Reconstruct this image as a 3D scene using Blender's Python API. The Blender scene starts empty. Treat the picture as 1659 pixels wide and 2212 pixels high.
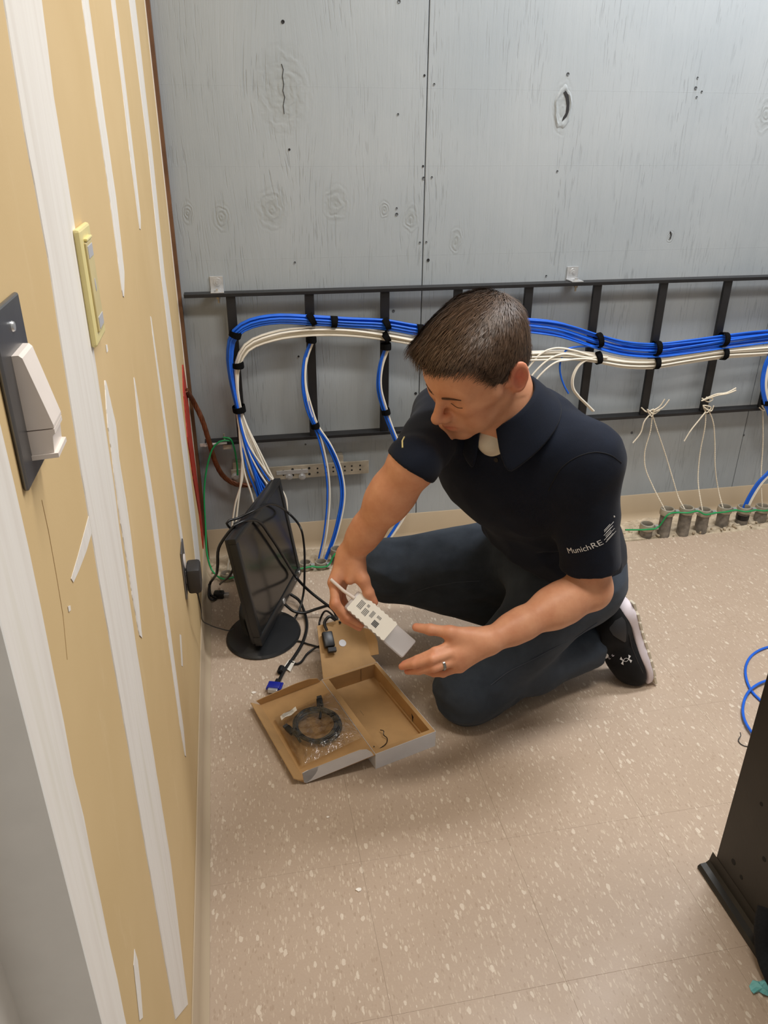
import bpy, bmesh, math, random
import numpy as np
from mathutils import Vector, Matrix
from mathutils.bvhtree import BVHTree
random.seed(7); rng = np.random.default_rng(7)
scene = bpy.context.scene
COL = scene.collection

# ---------------------------------------------------------------- camera
FPX, TH, PS, RO = 1687.0, math.radians(26.35), math.radians(11.27), math.radians(.37)
CAM = np.array([.124, -2.371, 1.313])
_F = np.array([math.sin(PS)*math.cos(TH), math.cos(PS)*math.cos(TH), -math.sin(TH)])
_R = np.array([math.cos(PS), -math.sin(PS), 0.]); _U = np.cross(_R, _F)
_R, _U = _R*math.cos(RO)+_U*math.sin(RO), -_R*math.sin(RO)+_U*math.cos(RO)
cd = bpy.data.cameras.new('camera'); cam = bpy.data.objects.new('camera', cd); COL.objects.link(cam)
cd.sensor_fit = 'VERTICAL'; cd.sensor_height = 36.0; cd.lens = 36.0*FPX/2212
cd.clip_start = .02; cd.clip_end = 50
M = Matrix((( _R[0], _U[0], -_F[0], CAM[0]), (_R[1], _U[1], -_F[1], CAM[1]), (_R[2], _U[2], -_F[2], CAM[2]), (0,0,0,1)))
cam.matrix_world = M
scene.camera = cam

# ---------------------------------------------------------------- world, lights, exposure
scene.view_settings.view_transform = 'Standard'; scene.view_settings.look = 'None'
scene.view_settings.gamma = 1.0; scene.view_settings.use_curve_mapping = False
scene.view_settings.exposure = 0.0
w = bpy.data.worlds.new('room_ambient'); scene.world = w; w.use_nodes = True
bg = w.node_tree.nodes['Background']; bg.inputs[0].default_value = (1.0, .94, .86, 1); bg.inputs[1].default_value = .30
def lamp(name, loc, sx, sy, power, color):
    l = bpy.data.lights.new(name, 'AREA'); l.shape = 'RECTANGLE'; l.size = sx; l.size_y = sy
    l.energy = power; l.color = color
    o = bpy.data.objects.new(name, l); COL.objects.link(o); o.location = loc
    return o
# ceiling fluorescent troffers of the room
lamp('ceiling_troffer_middle', (1.0, -1.55, 2.70), 1.2, .30, 35, (1.0, .95, .88))
lamp('ceiling_troffer_back', (1.75, -.62, 2.70), 1.2, .30, 46, (.97, .98, 1.0))

# ---------------------------------------------------------------- pixel -> place in the room
def ray(u, v): return _F + _R*(u-829.5)/FPX + _U*(1106-v)/FPX
def at(u, v, X=None, Y=None, Z=None, d=None):
    r = ray(u, v)
    if X is not None: t = (X-CAM[0])/r[0]
    elif Y is not None: t = (Y-CAM[1])/r[1]
    elif Z is not None: t = (Z-CAM[2])/r[2]
    else: t = d
    return CAM + r*t

# ---------------------------------------------------------------- materials
MATS = {}
def lin(c): return tuple(((x/255)/12.92 if x/255 <= .04045 else (((x/255)+.055)/1.055)**2.4) for x in c)
class NT:
    def __init__(s, name):
        s.m = bpy.data.materials.new(name); s.m.use_nodes = True; s.t = s.m.node_tree
        s.b = s.t.nodes['Principled BSDF']; s.out = s.t.nodes['Material Output']
    def n(s, typ, **kw):
        nd = s.t.nodes.new(typ)
        for k, v in kw.items():
            if k.startswith('i_'):
                key = k[2:]; key = int(key) if key.isdigit() else key.replace('_', ' ')
                nd.inputs[key].default_value = v
            else: setattr(nd, k, v)
        return nd
    def l(s, a, b): s.t.links.new(a, b)
    def coord(s, kind='pos', scale=(1,1,1), loc=(0,0,0), rot=(0,0,0)):
        src = s.n('ShaderNodeNewGeometry').outputs['Position'] if kind == 'pos' else s.n('ShaderNodeTexCoord').outputs['Object']
        mp = s.n('ShaderNodeMapping'); mp.inputs['Scale'].default_value = scale
        mp.inputs['Location'].default_value = loc; mp.inputs['Rotation'].default_value = rot
        s.l(src, mp.inputs['Vector']); return mp.outputs[0]
    def noise(s, vec, scale=5, detail=4, rough=.5, dist=0):
        nd = s.n('ShaderNodeTexNoise'); nd.inputs['Scale'].default_value = scale; nd.inputs['Detail'].default_value = detail
        nd.inputs['Roughness'].default_value = rough; nd.inputs['Distortion'].default_value = dist
        s.l(vec, nd.inputs['Vector']); return nd.outputs[0]
    def ramp(s, fac, stops):
        nd = s.n('ShaderNodeValToRGB'); e = nd.color_ramp.elements
        while len(e) < len(stops): e.new(.5)
        for el, (p, c) in zip(e, stops):
            el.position = p; el.color = c if len(c) == 4 else (*c, 1)
        s.l(fac, nd.inputs[0]); return nd.outputs[0]
    def math(s, op, a, b=None, c=None, clamp=False):
        nd = s.n('ShaderNodeMath', operation=op); nd.use_clamp = clamp
        for i, x in enumerate((a, b, c)):
            if x is None: continue
            if isinstance(x, (int, float)): nd.inputs[i].default_value = x
            else: s.l(x, nd.inputs[i])
        return nd.outputs[0]
    def mix(s, fac, a, b, mode='MIX'):
        nd = s.n('ShaderNodeMix', data_type='RGBA', blend_type=mode)
        for i, x in ((0, fac), (6, a), (7, b)):
            if isinstance(x, (int, float)): nd.inputs[i].default_value = x
            elif isinstance(x, tuple): nd.inputs[i].default_value = (*x[:3], 1)
            else: s.l(x, nd.inputs[i])
        return nd.outputs[2]
    def bump(s, h, strength=.3, dist=.002, normal=None):
        nd = s.n('ShaderNodeBump'); nd.inputs['Strength'].default_value = strength; nd.inputs['Distance'].default_value = dist
        s.l(h, nd.inputs['Height'])
        if normal is not None: s.l(normal, nd.inputs['Normal'])
        return nd.outputs[0]
    def done(s, color=None, rough=None, metal=None, normal=None):
        b = s.b
        for key, x in (('Base Color', color), ('Roughness', rough), ('Metallic', metal), ('Normal', normal)):
            if x is None: continue
            if isinstance(x, (int, float)): b.inputs[key].default_value = x
            elif isinstance(x, tuple): b.inputs[key].default_value = (*x[:3], 1)
            else: s.l(x, b.inputs[key])
        return s.m
def plain(name, col, rough=.5, metal=0, var=.12, scale=30, bump=0, bscale=200, spec=None):
    """one colour with a little procedural variation and fine relief"""
    s = NT(name); v = s.coord('pos'); n = s.noise(v, scale, 3)
    c = lin(col) if max(col) > 1.0 else col
    lo = tuple(x*(1-var) for x in c); hi = tuple(min(1, x*(1+var)) for x in c)
    colr = s.ramp(n, [(.3, lo), (.7, hi)])
    nrm = s.bump(s.noise(v, bscale, 2), bump, .001) if bump else None
    s.done(colr, rough, metal, nrm)
    if spec is not None: s.b.inputs['Specular IOR Level'].default_value = spec
    MATS[name] = s.m; return s.m

# ---------------------------------------------------------------- mesh helpers
def wloc(o):
    p = np.zeros(3)
    while o is not None: p += np.array(o.location); o = o.parent
    return p
def tag(o, label=None, cat=None, group=None, kind=None):
    if label: o['label'] = label
    if cat: o['category'] = cat
    if group: o['group'] = group
    if kind: o['kind'] = kind
    return o
def thing(name, loc, label, cat, group=None):
    o = bpy.data.objects.new(name, None); COL.objects.link(o); o.location = tuple(loc); o.empty_display_size = .05
    return tag(o, label, cat, group)
class MB:
    def __init__(s): s.v = []; s.f = []; s.mi = []; s.cur = 0
    def add(s, vs, fs):
        b = len(s.v); s.v += [tuple(float(c) for c in p) for p in vs]; s.f += [tuple(b+i for i in f) for f in fs]; s.mi += [s.cur]*len(fs)
        return s
    def box(s, lo, hi, bev=0):
        lo = np.array(lo, float); hi = np.array(hi, float)
        c = (lo+hi)/2; h = (hi-lo)/2
        return s.obox(c, h, np.eye(3), bev)
    def obox(s, c, h, A, bev=0):
        """oriented box, rows of A are its axes; bev chamfers every edge"""
        c = np.array(c, float); h = np.array(h, float); A = np.array(A, float)
        if bev <= 0:
            vs = [c + A.T @ (h*np.array(g)) for g in [(-1,-1,-1),(1,-1,-1),(1,1,-1),(-1,1,-1),(-1,-1,1),(1,-1,1),(1,1,1),(-1,1,1)]]
            return s.add(vs, [(0,3,2,1),(4,5,6,7),(0,1,5,4),(1,2,6,5),(2,3,7,6),(3,0,4,7)])
        bev = min(bev, min(h)*.95)
        bm = bmesh.new(); bmesh.ops.create_cube(bm, size=2)
        for v in bm.verts: v.co = Vector(np.array(v.co)*h)
        bmesh.ops.bevel(bm, geom=list(bm.edges), offset=bev, segments=2, affect='EDGES', profile=.5)
        bm.verts.index_update()
        vs = [c + A.T @ np.array(v.co) for v in bm.verts]; fs = [tuple(v.index for v in f.verts) for f in bm.faces]; bm.free()
        return s.add(vs, fs)
    def cyl(s, a, b, ra, rb=None, n=16, caps=True):
        rb = ra if rb is None else rb
        a = np.array(a, float); b = np.array(b, float); d = b-a; d /= np.linalg.norm(d)
        x = np.cross(d, [0,0,1.]) if abs(d[2]) < .9 else np.cross(d, [1.,0,0]); x /= np.linalg.norm(x); y = np.cross(d, x)
        vs = []; 
        for p, r in ((a, ra), (b, rb)):
            vs += [p + r*(x*math.cos(t)+y*math.sin(t)) for t in np.linspace(0, 2*math.pi, n, endpoint=False)]
        fs = [(i, (i+1) % n, n+(i+1) % n, n+i) for i in range(n)]
        if caps: fs += [tuple(range(n))[::-1], tuple(range(n, 2*n))]
        return s.add(vs, fs)
    def lathe(s, o, ax, prof, n=24, closed=False):
        """prof: (radius, height) along axis ax from o"""
        o = np.array(o, float); d = np.array(ax, float); d /= np.linalg.norm(d)
        x = np.cross(d, [0,0,1.]) if abs(d[2]) < .9 else np.cross(d, [1.,0,0]); x /= np.linalg.norm(x); y = np.cross(d, x)
        vs = []; m = len(prof)
        for r, h in prof:
            vs += [o + d*h + r*(x*math.cos(t)+y*math.sin(t)) for t in np.linspace(0, 2*math.pi, n, endpoint=False)]
        fs = []
        for j in range(m-1 + (1 if closed else 0)):
            a = j*n; b = ((j+1) % m)*n
            fs += [(a+i, a+(i+1) % n, b+(i+1) % n, b+i) for i in range(n)]
        return s.add(vs, fs)
    def tube(s, pts, r, n=8, caps=True, flat=1.0):
        P = np.array(pts, float); m = len(P); R_ = np.full(m, r) if np.isscalar(r) else np.array(r, float)
        T = np.gradient(P, axis=0); T /= np.maximum(np.linalg.norm(T, axis=1, keepdims=True), 1e-9)
        x = np.cross(T[0], [0,0,1.]); 
        if np.linalg.norm(x) < 1e-3: x = np.cross(T[0], [1.,0,0])
        x /= np.linalg.norm(x); vs = []
        for i in range(m):
            x = x - T[i]*(x@T[i]); x /= max(np.linalg.norm(x), 1e-9); y = np.cross(T[i], x)
            vs += [P[i] + R_[i]*(x*math.cos(t)+flat*y*math.sin(t)) for t in np.linspace(0, 2*math.pi, n, endpoint=False)]
        fs = []
        for j in range(m-1):
            a = j*n; b = a+n
            fs += [(a+i, a+(i+1) % n, b+(i+1) % n, b+i) for i in range(n)]
        if caps: fs += [tuple(range(n))[::-1], tuple(range((m-1)*n, m*n))]
        return s.add(vs, fs)
    def prism(s, poly, ext):
        """flat polygon (3-D points) extruded by vector ext"""
        P = [np.array(p, float) for p in poly]; n = len(P); e = np.array(ext, float)
        return s.add(P+[p+e for p in P], [tuple(range(n))[::-1], tuple(range(n, 2*n))]+[(i, (i+1) % n, n+(i+1) % n, n+i) for i in range(n)])
    def ball(s, c, r, n=10, m=7, A=None):
        c = np.array(c, float); r = np.array(r, float)*np.ones(3); vs = []; A = np.eye(3) if A is None else np.array(A)
        for j in range(1, m):
            ph = math.pi*j/m
            vs += [c + A.T@(r*np.array([math.sin(ph)*math.cos(t), math.sin(ph)*math.sin(t), math.cos(ph)])) for t in np.linspace(0, 2*math.pi, n, endpoint=False)]
        vs += [c + A.T@(r*np.array([0,0,1.])), c + A.T@(r*np.array([0,0,-1.]))]; fs = []
        for j in range(m-2):
            a = j*n; b = a+n; fs += [(a+i, b+i, b+(i+1) % n, a+(i+1) % n) for i in range(n)]
        t = len(vs)-2
        fs += [(i, (i+1) % n, t) for i in range(n)] + [((m-2)*n+(i+1) % n, (m-2)*n+i, t+1) for i in range(n)]
        return s.add(vs, fs)
    def build(s, name, mat, parent=None, smooth=False, fix=True):
        me = bpy.data.meshes.new(name); off = wloc(parent) if parent else np.zeros(3)
        V = np.array(s.v) - off
        org = np.zeros(3)
        if parent is None:
            org = np.array([(V[:,0].min()+V[:,0].max())/2, (V[:,1].min()+V[:,1].max())/2, V[:,2].min()]); V = V-org
        me.from_pydata(V.tolist(), [], s.f)
        mats = mat if isinstance(mat, (list, tuple)) else [mat]
        for m in mats: me.materials.append(MATS[m] if isinstance(m, str) else m)
        if len(mats) > 1: me.polygons.foreach_set('material_index', s.mi)
        if fix:
            bm = bmesh.new(); bm.from_mesh(me); bmesh.ops.recalc_face_normals(bm, faces=bm.faces); bm.to_mesh(me); bm.free()
        if smooth:
            me.polygons.foreach_set('use_smooth', [True]*len(me.polygons))
            me.set_sharp_from_angle(angle=math.radians(smooth if smooth is not True else 40))
        me.update()
        o = bpy.data.objects.new(name, me); COL.objects.link(o); o.location = tuple(org)
        if parent: o.parent = parent; o.location = (0,0,0)
        return o
def spline(pts, n=40):
    """Catmull-Rom through the points, resampled evenly"""
    P = np.array(pts, float)
    if len(P) == 2: return P[0]+(P[1]-P[0])*np.linspace(0, 1, n)[:,None]
    Q = np.vstack([2*P[0]-P[1], P, 2*P[-1]-P[-2]]); out = []
    per = 16
    for i in range(1, len(Q)-2):
        p0, p1, p2, p3 = Q[i-1], Q[i], Q[i+1], Q[i+2]
        d1 = max(np.linalg.norm(p1-p0)**.5, 1e-4); d2 = max(np.linalg.norm(p2-p1)**.5, 1e-4); d3 = max(np.linalg.norm(p3-p2)**.5, 1e-4)
        m1 = (p1-p0)/d1-(p2-p0)/(d1+d2)+(p2-p1)/d2; m2 = (p2-p1)/d2-(p3-p1)/(d2+d3)+(p3-p2)/d3; m1, m2 = m1*d2, m2*d2
        t = np.linspace(0, 1, per, endpoint=False)[:,None]
        out.append((2*t**3-3*t**2+1)*p1+(t**3-2*t**2+t)*m1+(-2*t**3+3*t**2)*p2+(t**3-t**2)*m2)
    out = np.vstack(out+[P[-1:]]); L = np.r_[0, np.cumsum(np.linalg.norm(np.diff(out, axis=0), axis=1))]
    s = np.linspace(0, L[-1], n)
    return np.stack([np.interp(s, L, out[:,k]) for k in range(out.shape[1])], -1)
def nrm(v): v = np.array(v, float); return v/np.linalg.norm(v)
# ================================================================ room materials
def mat_tile():
    s = NT('vinyl_tile'); p = s.coord('pos')
    w1 = s.noise(p, 22, 2)
    warp = s.n('ShaderNodeVectorMath', operation='MULTIPLY_ADD')
    nz = s.n('ShaderNodeTexNoise'); nz.inputs['Scale'].default_value = 110; s.l(p, nz.inputs['Vector'])
    s.l(nz.outputs['Color'], warp.inputs[0]); warp.inputs[1].default_value = (.005, .005, 0); s.l(p, warp.inputs[2])
    def flecks(rot, sx, sy, thr, size, loc):
        mp = s.n('ShaderNodeMapping'); mp.inputs['Rotation'].default_value = (0, 0, rot); mp.inputs['Scale'].default_value = (sx, sy, 0); mp.inputs['Location'].default_value = loc
        s.l(warp.outputs[0], mp.inputs[0])
        v = s.n('ShaderNodeTexVoronoi', voronoi_dimensions='2D'); v.inputs['Scale'].default_value = 1; s.l(mp.outputs[0], v.inputs['Vector'])
        sep = s.n('ShaderNodeSeparateColor'); s.l(v.outputs['Color'], sep.inputs[0])
        near = s.math('LESS_THAN', v.outputs['Distance'], s.math('MULTIPLY', sep.outputs[1], size))
        pick = s.math('GREATER_THAN', sep.outputs[0], thr)
        return s.math('MULTIPLY', near, pick)
    f1 = flecks(.30, 210, 62, .74, .46, (0,0,0)); f2 = flecks(-.30, 260, 80, .66, .46, (3.3,1.7,0)); f3 = flecks(.1, 220, 80, .78, .46, (9.1,5.2,0))
    f4 = flecks(.6, 120, 60, .93, .5, (5.1,2.2,0))
    base = s.mix(s.math('MULTIPLY', s.noise(p, 3, 3), 1.0), lin((180,160,141)), lin((195,176,157)))
    fine = s.noise(p, 260, 2); base = s.mix(s.math('MULTIPLY', fine, .22), base, lin((150,126,106)))
    c = s.mix(s.math('MULTIPLY', f3, .35), base, lin((158,136,114)))
    c = s.mix(s.math('MULTIPLY', f2, .36), c, lin((209,193,172)))
    c = s.mix(s.math('MULTIPLY', f1, .5), c, lin((220,206,186)))
    c = s.mix(s.math('MULTIPLY', f4, .6), c, lin((228,216,198)))
    dirt = s.ramp(s.noise(p, 1.3, 5, .6), [(.35, (.93,.92,.90)), (.65, (1,1,1))])
    c = s.mix(1.0, c, dirt, 'MULTIPLY')
    r = s.ramp(s.noise(p, 9, 4), [(.3, (.32,.32,.32)), (.7, (.46,.46,.46))])
    s.done(c, r, 0, s.bump(s.noise(p, 90, 3), .08, .001)); s.b.inputs['Specular IOR Level'].default_value = .35
    MATS['vinyl_tile'] = s.m
mat_tile()
KNOTS = [(612,198,60,90),(1215,232,26,60),(587,452,38,48),(725,440,32,44),(830,452,14,22),(887,471,22,34),(478,470,22,34),(405,460,14,28),(1448,512,12,16),(1655,250,30,45),(985,520,18,34)]
def mat_ply():
    s = NT('grey_painted_plywood'); p = s.coord('pos'); sep = s.n('ShaderNodeSeparateXYZ'); s.l(p, sep.inputs[0])
    x, z = sep.outputs[0], sep.outputs[2]
    wx = None; rings = None; masks = None
    for (u, v, rx, rz) in KNOTS:
        c = at(u, v, Y=0); ax = rx/690; az = rz/690
        dx = s.math('SUBTRACT', x, float(c[0])); ex = s.math('MULTIPLY', dx, 1/ax)
        ez = s.math('MULTIPLY', s.math('SUBTRACT', z, float(c[2])), 1/az)
        e = s.math('SQRT', s.math('ADD', s.math('MULTIPLY', ex, ex), s.math('MULTIPLY', ez, ez)))
        # grain bends round the knot
        far = s.math('EXPONENT', s.math('MULTIPLY', s.math('MULTIPLY', e, e), -.35))
        sh = s.math('MULTIPLY', s.math('MULTIPLY', dx, far), -.45); wx = sh if wx is None else s.math('ADD', wx, sh)
        m = s.math('SUBTRACT', 1.0, e, clamp=True)
        masks = m if masks is None else s.math('ADD', masks, m)
        rg = s.math('MULTIPLY', s.math('SINE', s.math('MULTIPLY', s.math('ADD', e, s.math('MULTIPLY', s.noise(p, 30, 2), .7)), 20)), s.math('SMOOTH_MIN', m, .45, .2))
        rings = rg if rings is None else s.math('ADD', rings, rg)
    xx = s.math('ADD', x, wx)
    comb = s.n('ShaderNodeCombineXYZ'); s.l(xx, comb.inputs[0]); s.l(z, comb.inputs[2])
    def strn(sx, sz, detail=4, rough=.6, loc=0.):
        mp = s.n('ShaderNodeMapping'); mp.inputs['Scale'].default_value = (sx, 1, sz); mp.inputs['Location'].default_value = (loc, loc, loc); s.l(comb.outputs[0], mp.inputs[0])
        return s.noise(mp.outputs[0], 1, detail, rough)
    grain = strn(260, 9.0, 3); coarse = strn(60, 2.5, 4, .6, 4.); crack = strn(190, 11., 2, .5, 9.)
    zone = s.ramp(strn(9, 2.2, 3, .6, 2.), [(.47, (0,0,0)), (.62, (1,1,1))])
    crk = s.math('MULTIPLY', s.ramp(crack, [(.36, (1,1,1)), (.43, (0,0,0))]), s.math('ADD', s.math('MULTIPLY', zone, .8), .15))
    h = s.math('ADD', s.math('MULTIPLY', grain, .35), s.math('MULTIPLY', coarse, .35))
    h = s.math('ADD', h, s.math('MULTIPLY', crk, -.75)); h = s.math('ADD', h, s.math('MULTIPLY', rings, .6))
    # shallow horizontal sheet marks
    for zz in (1.21, .965, 1.405):
        ln = s.math('LESS_THAN', s.math('ABSOLUTE', s.math('SUBTRACT', z, zz)), .0009); h = s.math('ADD', h, s.math('MULTIPLY', ln, .45))
    big = s.noise(p, 2.1, 4, .55)
    col = s.ramp(big, [(.3, lin((158,166,172))), (.7, lin((172,178,182)))])
    col = s.mix(s.math('MULTIPLY', coarse, .20), col, lin((120,128,132)))
    col = s.mix(s.math('MULTIPLY', crk, .2), col, lin((96,103,108)))
    col = s.mix(s.math('MULTIPLY', masks, .30), col, lin((128,131,124)))
    s.done(col, .46, 0, s.bump(h, .55, .0022)); s.b.inputs['Specular IOR Level'].default_value = .3
    MATS['plywood'] = s.m
mat_ply()
def mat_dry():
    s = NT('tan_drywall_paper'); p = s.coord('pos'); mp = s.coord('pos', (3, 3, .7))
    c = s.ramp(s.noise(p, 2.2, 4, .6), [(.3, lin((202,175,128))), (.7, lin((213,187,142)))])
    sm = s.ramp(s.noise(mp, 6, 5, .65), [(.60, (0,0,0)), (.74, (1,1,1))])
    c = s.mix(s.math('MULTIPLY', sm, .22), c, lin((232,212,176)))
    s.done(c, .62, 0, s.bump(s.noise(p, 300, 2), .12, .0006)); s.b.inputs['Specular IOR Level'].default_value = .25
    MATS['drywall'] = s.m
    s = NT('joint_compound'); mp = s.coord('pos', (1, 16, .9)); p = s.coord('pos')
    c = s.ramp(s.noise(mp, 3, 3, .5), [(.3, lin((222,216,208))), (.55, lin((233,229,223))), (.75, lin((222,217,206)))])
    s.done(c, .5, 0, s.bump(s.noise(mp, 3, 4), .08, .001)); s.b.inputs['Specular IOR Level'].default_value = .3
    MATS['compound'] = s.m
mat_dry()
def mat_conc():
    s = NT('rough_concrete'); p = s.coord('pos')
    c = s.ramp(s.noise(p, 35, 6, .7), [(.3, lin((150,136,114))), (.5, lin((186,170,146))), (.7, lin((208,194,170)))])
    s.done(c, .9, 0, s.bump(s.noise(p, 120, 5, .7), .7, .004)); MATS['concrete'] = s.m
mat_conc()
plain('cove_vinyl', (186,168,142), .38, var=.04, scale=6, bump=.05)
plain('score_tan', (166,136,92), .8)
plain('white_paint', (226,224,220), .5, var=.03, bump=.1, bscale=120)
plain('brown_wood', (104,70,44), .6, var=.3, scale=14, bump=.2)
plain('firestop_red', (164,44,24), .55, var=.2, scale=60, bump=.4, bscale=90)
plain('dark_hole', (34,34,36), .8, var=.2)
plain('screw_grey', (88,92,96), .45, .3, var=.2)
plain('chip_white', (236,230,220), .6, var=.05)

# ================================================================ floor
WX = -.0165                                   # face of the left wall
YE = float(np.mean([at(u, v, X=WX)[1] for u, v in ((33,1477),(104,1767),(214,2212))]))   # its near end
XR = float(at(50, 2212, Y=YE)[0])            # far side of the return
fl = MB().box((-.4, -3.6, -.08), (3.2, .02, -.004)).build('floor', 'concrete')
tag(fl, 'beige speckled vinyl tile floor of the room', 'floor', kind='structure')
T = .3048; TX = .600; TY = -1.301
def tile_mesh(x0, x1, y0, y1):
    g = .0001
    return MB().box((x0+g, y0+g, -.004), (x1-g, y1-g, 0), .0002)
full = None
for i in range(-2, 8):
    for j in range(-6, 4):
        x0 = TX+i*T; x1 = x0+T; y0 = TY+j*T; y1 = y0+T
        if y1 > -.158: y1 = -.158
        if y1-y0 < .02: continue
        if abs((y1-y0)-T) < 1e-6 and full is not None:
            o = bpy.data.objects.new('floor_tile', full); COL.objects.link(o); o.parent = fl
            o.location = tuple(np.array([x0, y0, 0])-wloc(fl)); continue
        mb = tile_mesh(0, x1-x0, 0, y1-y0); me_par = thing('tmp', (0,0,0), None, None)
        o = mb.build('floor_tile', 'vinyl_tile', me_par); o.parent = fl; bpy.data.objects.remove(me_par)
        o.location = tuple(np.array([x0, y0, 0])-wloc(fl))
        if abs((y1-y0)-T) < 1e-6: full = o.data
# broken-out slot along the back wall with rubble
nx, ny = 260, 16; X = np.linspace(-.01, 2.6, nx); Yv = np.linspace(-.1605, -.004, ny)
gx, gy = np.meshgrid(X, Yv, indexing='ij')
hz = .004 + .004*np.sin(gx*41+gy*60)*np.sin(gx*17) + rng.normal(0, .0022, gx.shape); hz[:, 0] = -.003; hz[:, 1] = np.minimum(hz[:, 1], .001)
idx = np.arange(nx*ny).reshape(nx, ny)
mb = MB(); mb.add(np.stack([gx, gy, hz], -1).reshape(-1, 3), [(idx[i,j], idx[i+1,j], idx[i+1,j+1], idx[i,j+1]) for i in range(nx-1) for j in range(ny-1)])
o = mb.build('concrete_slot', 'concrete', fl, smooth=60); tag(o, 'rough broken concrete strip where pipes rise', kind='stuff')
mb = MB()
for k in range(330):
    c = np.array([rng.uniform(.0, 2.5), -.155+.1*rng.beta(1.2, 2), .007]); r = rng.uniform(.002, .008)
    mb.ball(c, r*rng.uniform(.5, 1.3, 3), 5, 4)
mb.build('rubble', 'concrete', fl).update_tag(); tag(bpy.data.objects['rubble'], 'crumbs of broken concrete', kind='stuff')

# ================================================================ back wall: painted plywood sheets
wb = MB().box((-.4, .012, -.05), (3.2, .06, 2.75)).build('wall_back', 'plywood'); tag(wb, 'grey painted plywood back wall with knots and screws', 'wall', kind='structure')
seam = float(at(912, 600, Y=0)[0])
sheets = []
for x0, x1 in ((-.3, seam-.0013), (seam+.0013, seam+1.2192), (seam+1.2218, 3.2)):
    sheets.append(MB().box((x0, 0, 0.0), (x1, .0125, 2.75), .0015).build('plywood_sheet', 'plywood', wb))
scr = [(611,47),(625,323),(860,247),(862,3),(917,163),(914,359),(915,385),(933,383),(857,450),(857,463),(907,524),(921,523),(925,562),(637,567),(1507,168),(1503,190),(1516,198),(1505,210),(1227,160),(1204,370),(645,770),(850,672),(905,735),(660,960),(898,850),(938,182),(1180,596),(1365,935),(1607,940),(908,1052)]
for k, (u, v) in enumerate(scr):
    c = at(u, v, Y=-.0006); r = .0028 if k % 3 else .0042
    m = MB().lathe(c, (0,-1,0), [(r*1.15, -.0008), (r, .0010), (r*.55, .0002), (0.0003, -.0002)], 10)
    m.build('screw', 'dark_hole' if k in (0,1,4,5,12,20,24) else 'screw_grey', wb, smooth=30)
# the big open knot
kc = at(1216, 232, Y=0)
mb = MB(); ring = []
for t in np.linspace(0, 2*math.pi, 28, endpoint=False):
    ring.append((t, 1+.06*math.sin(5*t)+.04*math.sin(9*t+1)))
vs = []; 
for rad, dep in ((1.25, .0), (1.05, -.0035), (.92, -.001), (.6, -.0006), (.02, -.0006)):
    vs += [kc+np.array([.021*rad*q*math.cos(t), dep-.0003, .044*rad*q*math.sin(t)]) for t, q in ring]
n = 28; mb.add(vs, [(j*n+i, j*n+(i+1) % n, (j+1)*n+(i+1) % n, (j+1)*n+i) for j in range(4) for i in range(n)])
mb.build('knot', 'plywood', wb, smooth=60)
cres = [(1222,196),(1228,205),(1230,222),(1229,240),(1224,252),(1214,262),(1216,254),(1222,244),(1224,228),(1222,212),(1217,200)]
MB().prism([at(u, v, Y=-.0012) for u, v in cres], (0, -.0012, 0)).build('knot_hole', 'dark_hole', wb)
cr = [(608,138),(612,150),(610,165),(613,182),(611,196),(615,210),(612,228),(614,246)]
MB().tube([at(u, v, Y=-.0006) for u, v in cr], .0009, 5).build('crack', 'dark_hole', wb)
MB().tube([at(u, v, Y=-.0006) for u, v in [(1448,500),(1450,508),(1447,516)]], .002, 5).build('crack', 'dark_hole', wb)

# ================================================================ left wall: taped drywall
wl = MB().box((XR, YE, 0), (WX, -.030, 2.75), .0012).build('wall_left', 'drywall'); tag(wl, 'unfinished tan drywall wall with white taped joints', 'wall', kind='structure')
o = MB().box((-.4, -3.5, 0), (XR, YE-.0005, 2.75)).build('wall_left_near', 'white_paint'); tag(o, 'white painted wall beside the doorway opening', 'wall', kind='structure')
o = MB().box((XR, YE-.0025, 0), (WX+.0017, YE+.0004, 2.75)).build('wall_return', 'white_paint', wl)
def strip(name, left, right, mat, parent, x=WX, th=.0009, jit=.0009, n=70, lab=None):
    L_ = np.array([at(u, v, X=x) for u, v in left]); R_ = np.array([at(u, v, X=x) for u, v in right])
    def res(P):
        P = P[np.argsort(P[:,2])]; z = np.linspace(P[0,2], P[-1,2], n); return np.stack([np.full(n, x), np.interp(z, P[:,2], P[:,1]), z], -1)
    A, B = res(L_), res(R_)
    zz = np.linspace(0, 1, n)
    for Q in (A, B):
        Q[:,1] += jit*(np.interp(zz, np.linspace(0,1,14), rng.normal(0, 1, 14)) + .5*rng.normal(0, 1, n))
    mb = MB(); e = np.array([th, 0, 0]); base = np.array([-.0005, 0, 0])
    vs = np.vstack([A+base, A+e+[0,.0012,0], B+e-[0,.0012,0], B+base]); f = []
    for k in range(3):
        f += [(k*n+i, k*n+i+1, (k+1)*n+i+1, (k+1)*n+i) for i in range(n-1)]
    mb.add(vs, f); o = mb.build(name, mat, parent)
    if lab: tag(o, lab)
    return o
def ext_up(pts, z=2.74):
    """carry an edge line straight up past the top of the picture"""
    p = at(*pts[0], X=WX); return [('P', p[1], z)] + pts
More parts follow.
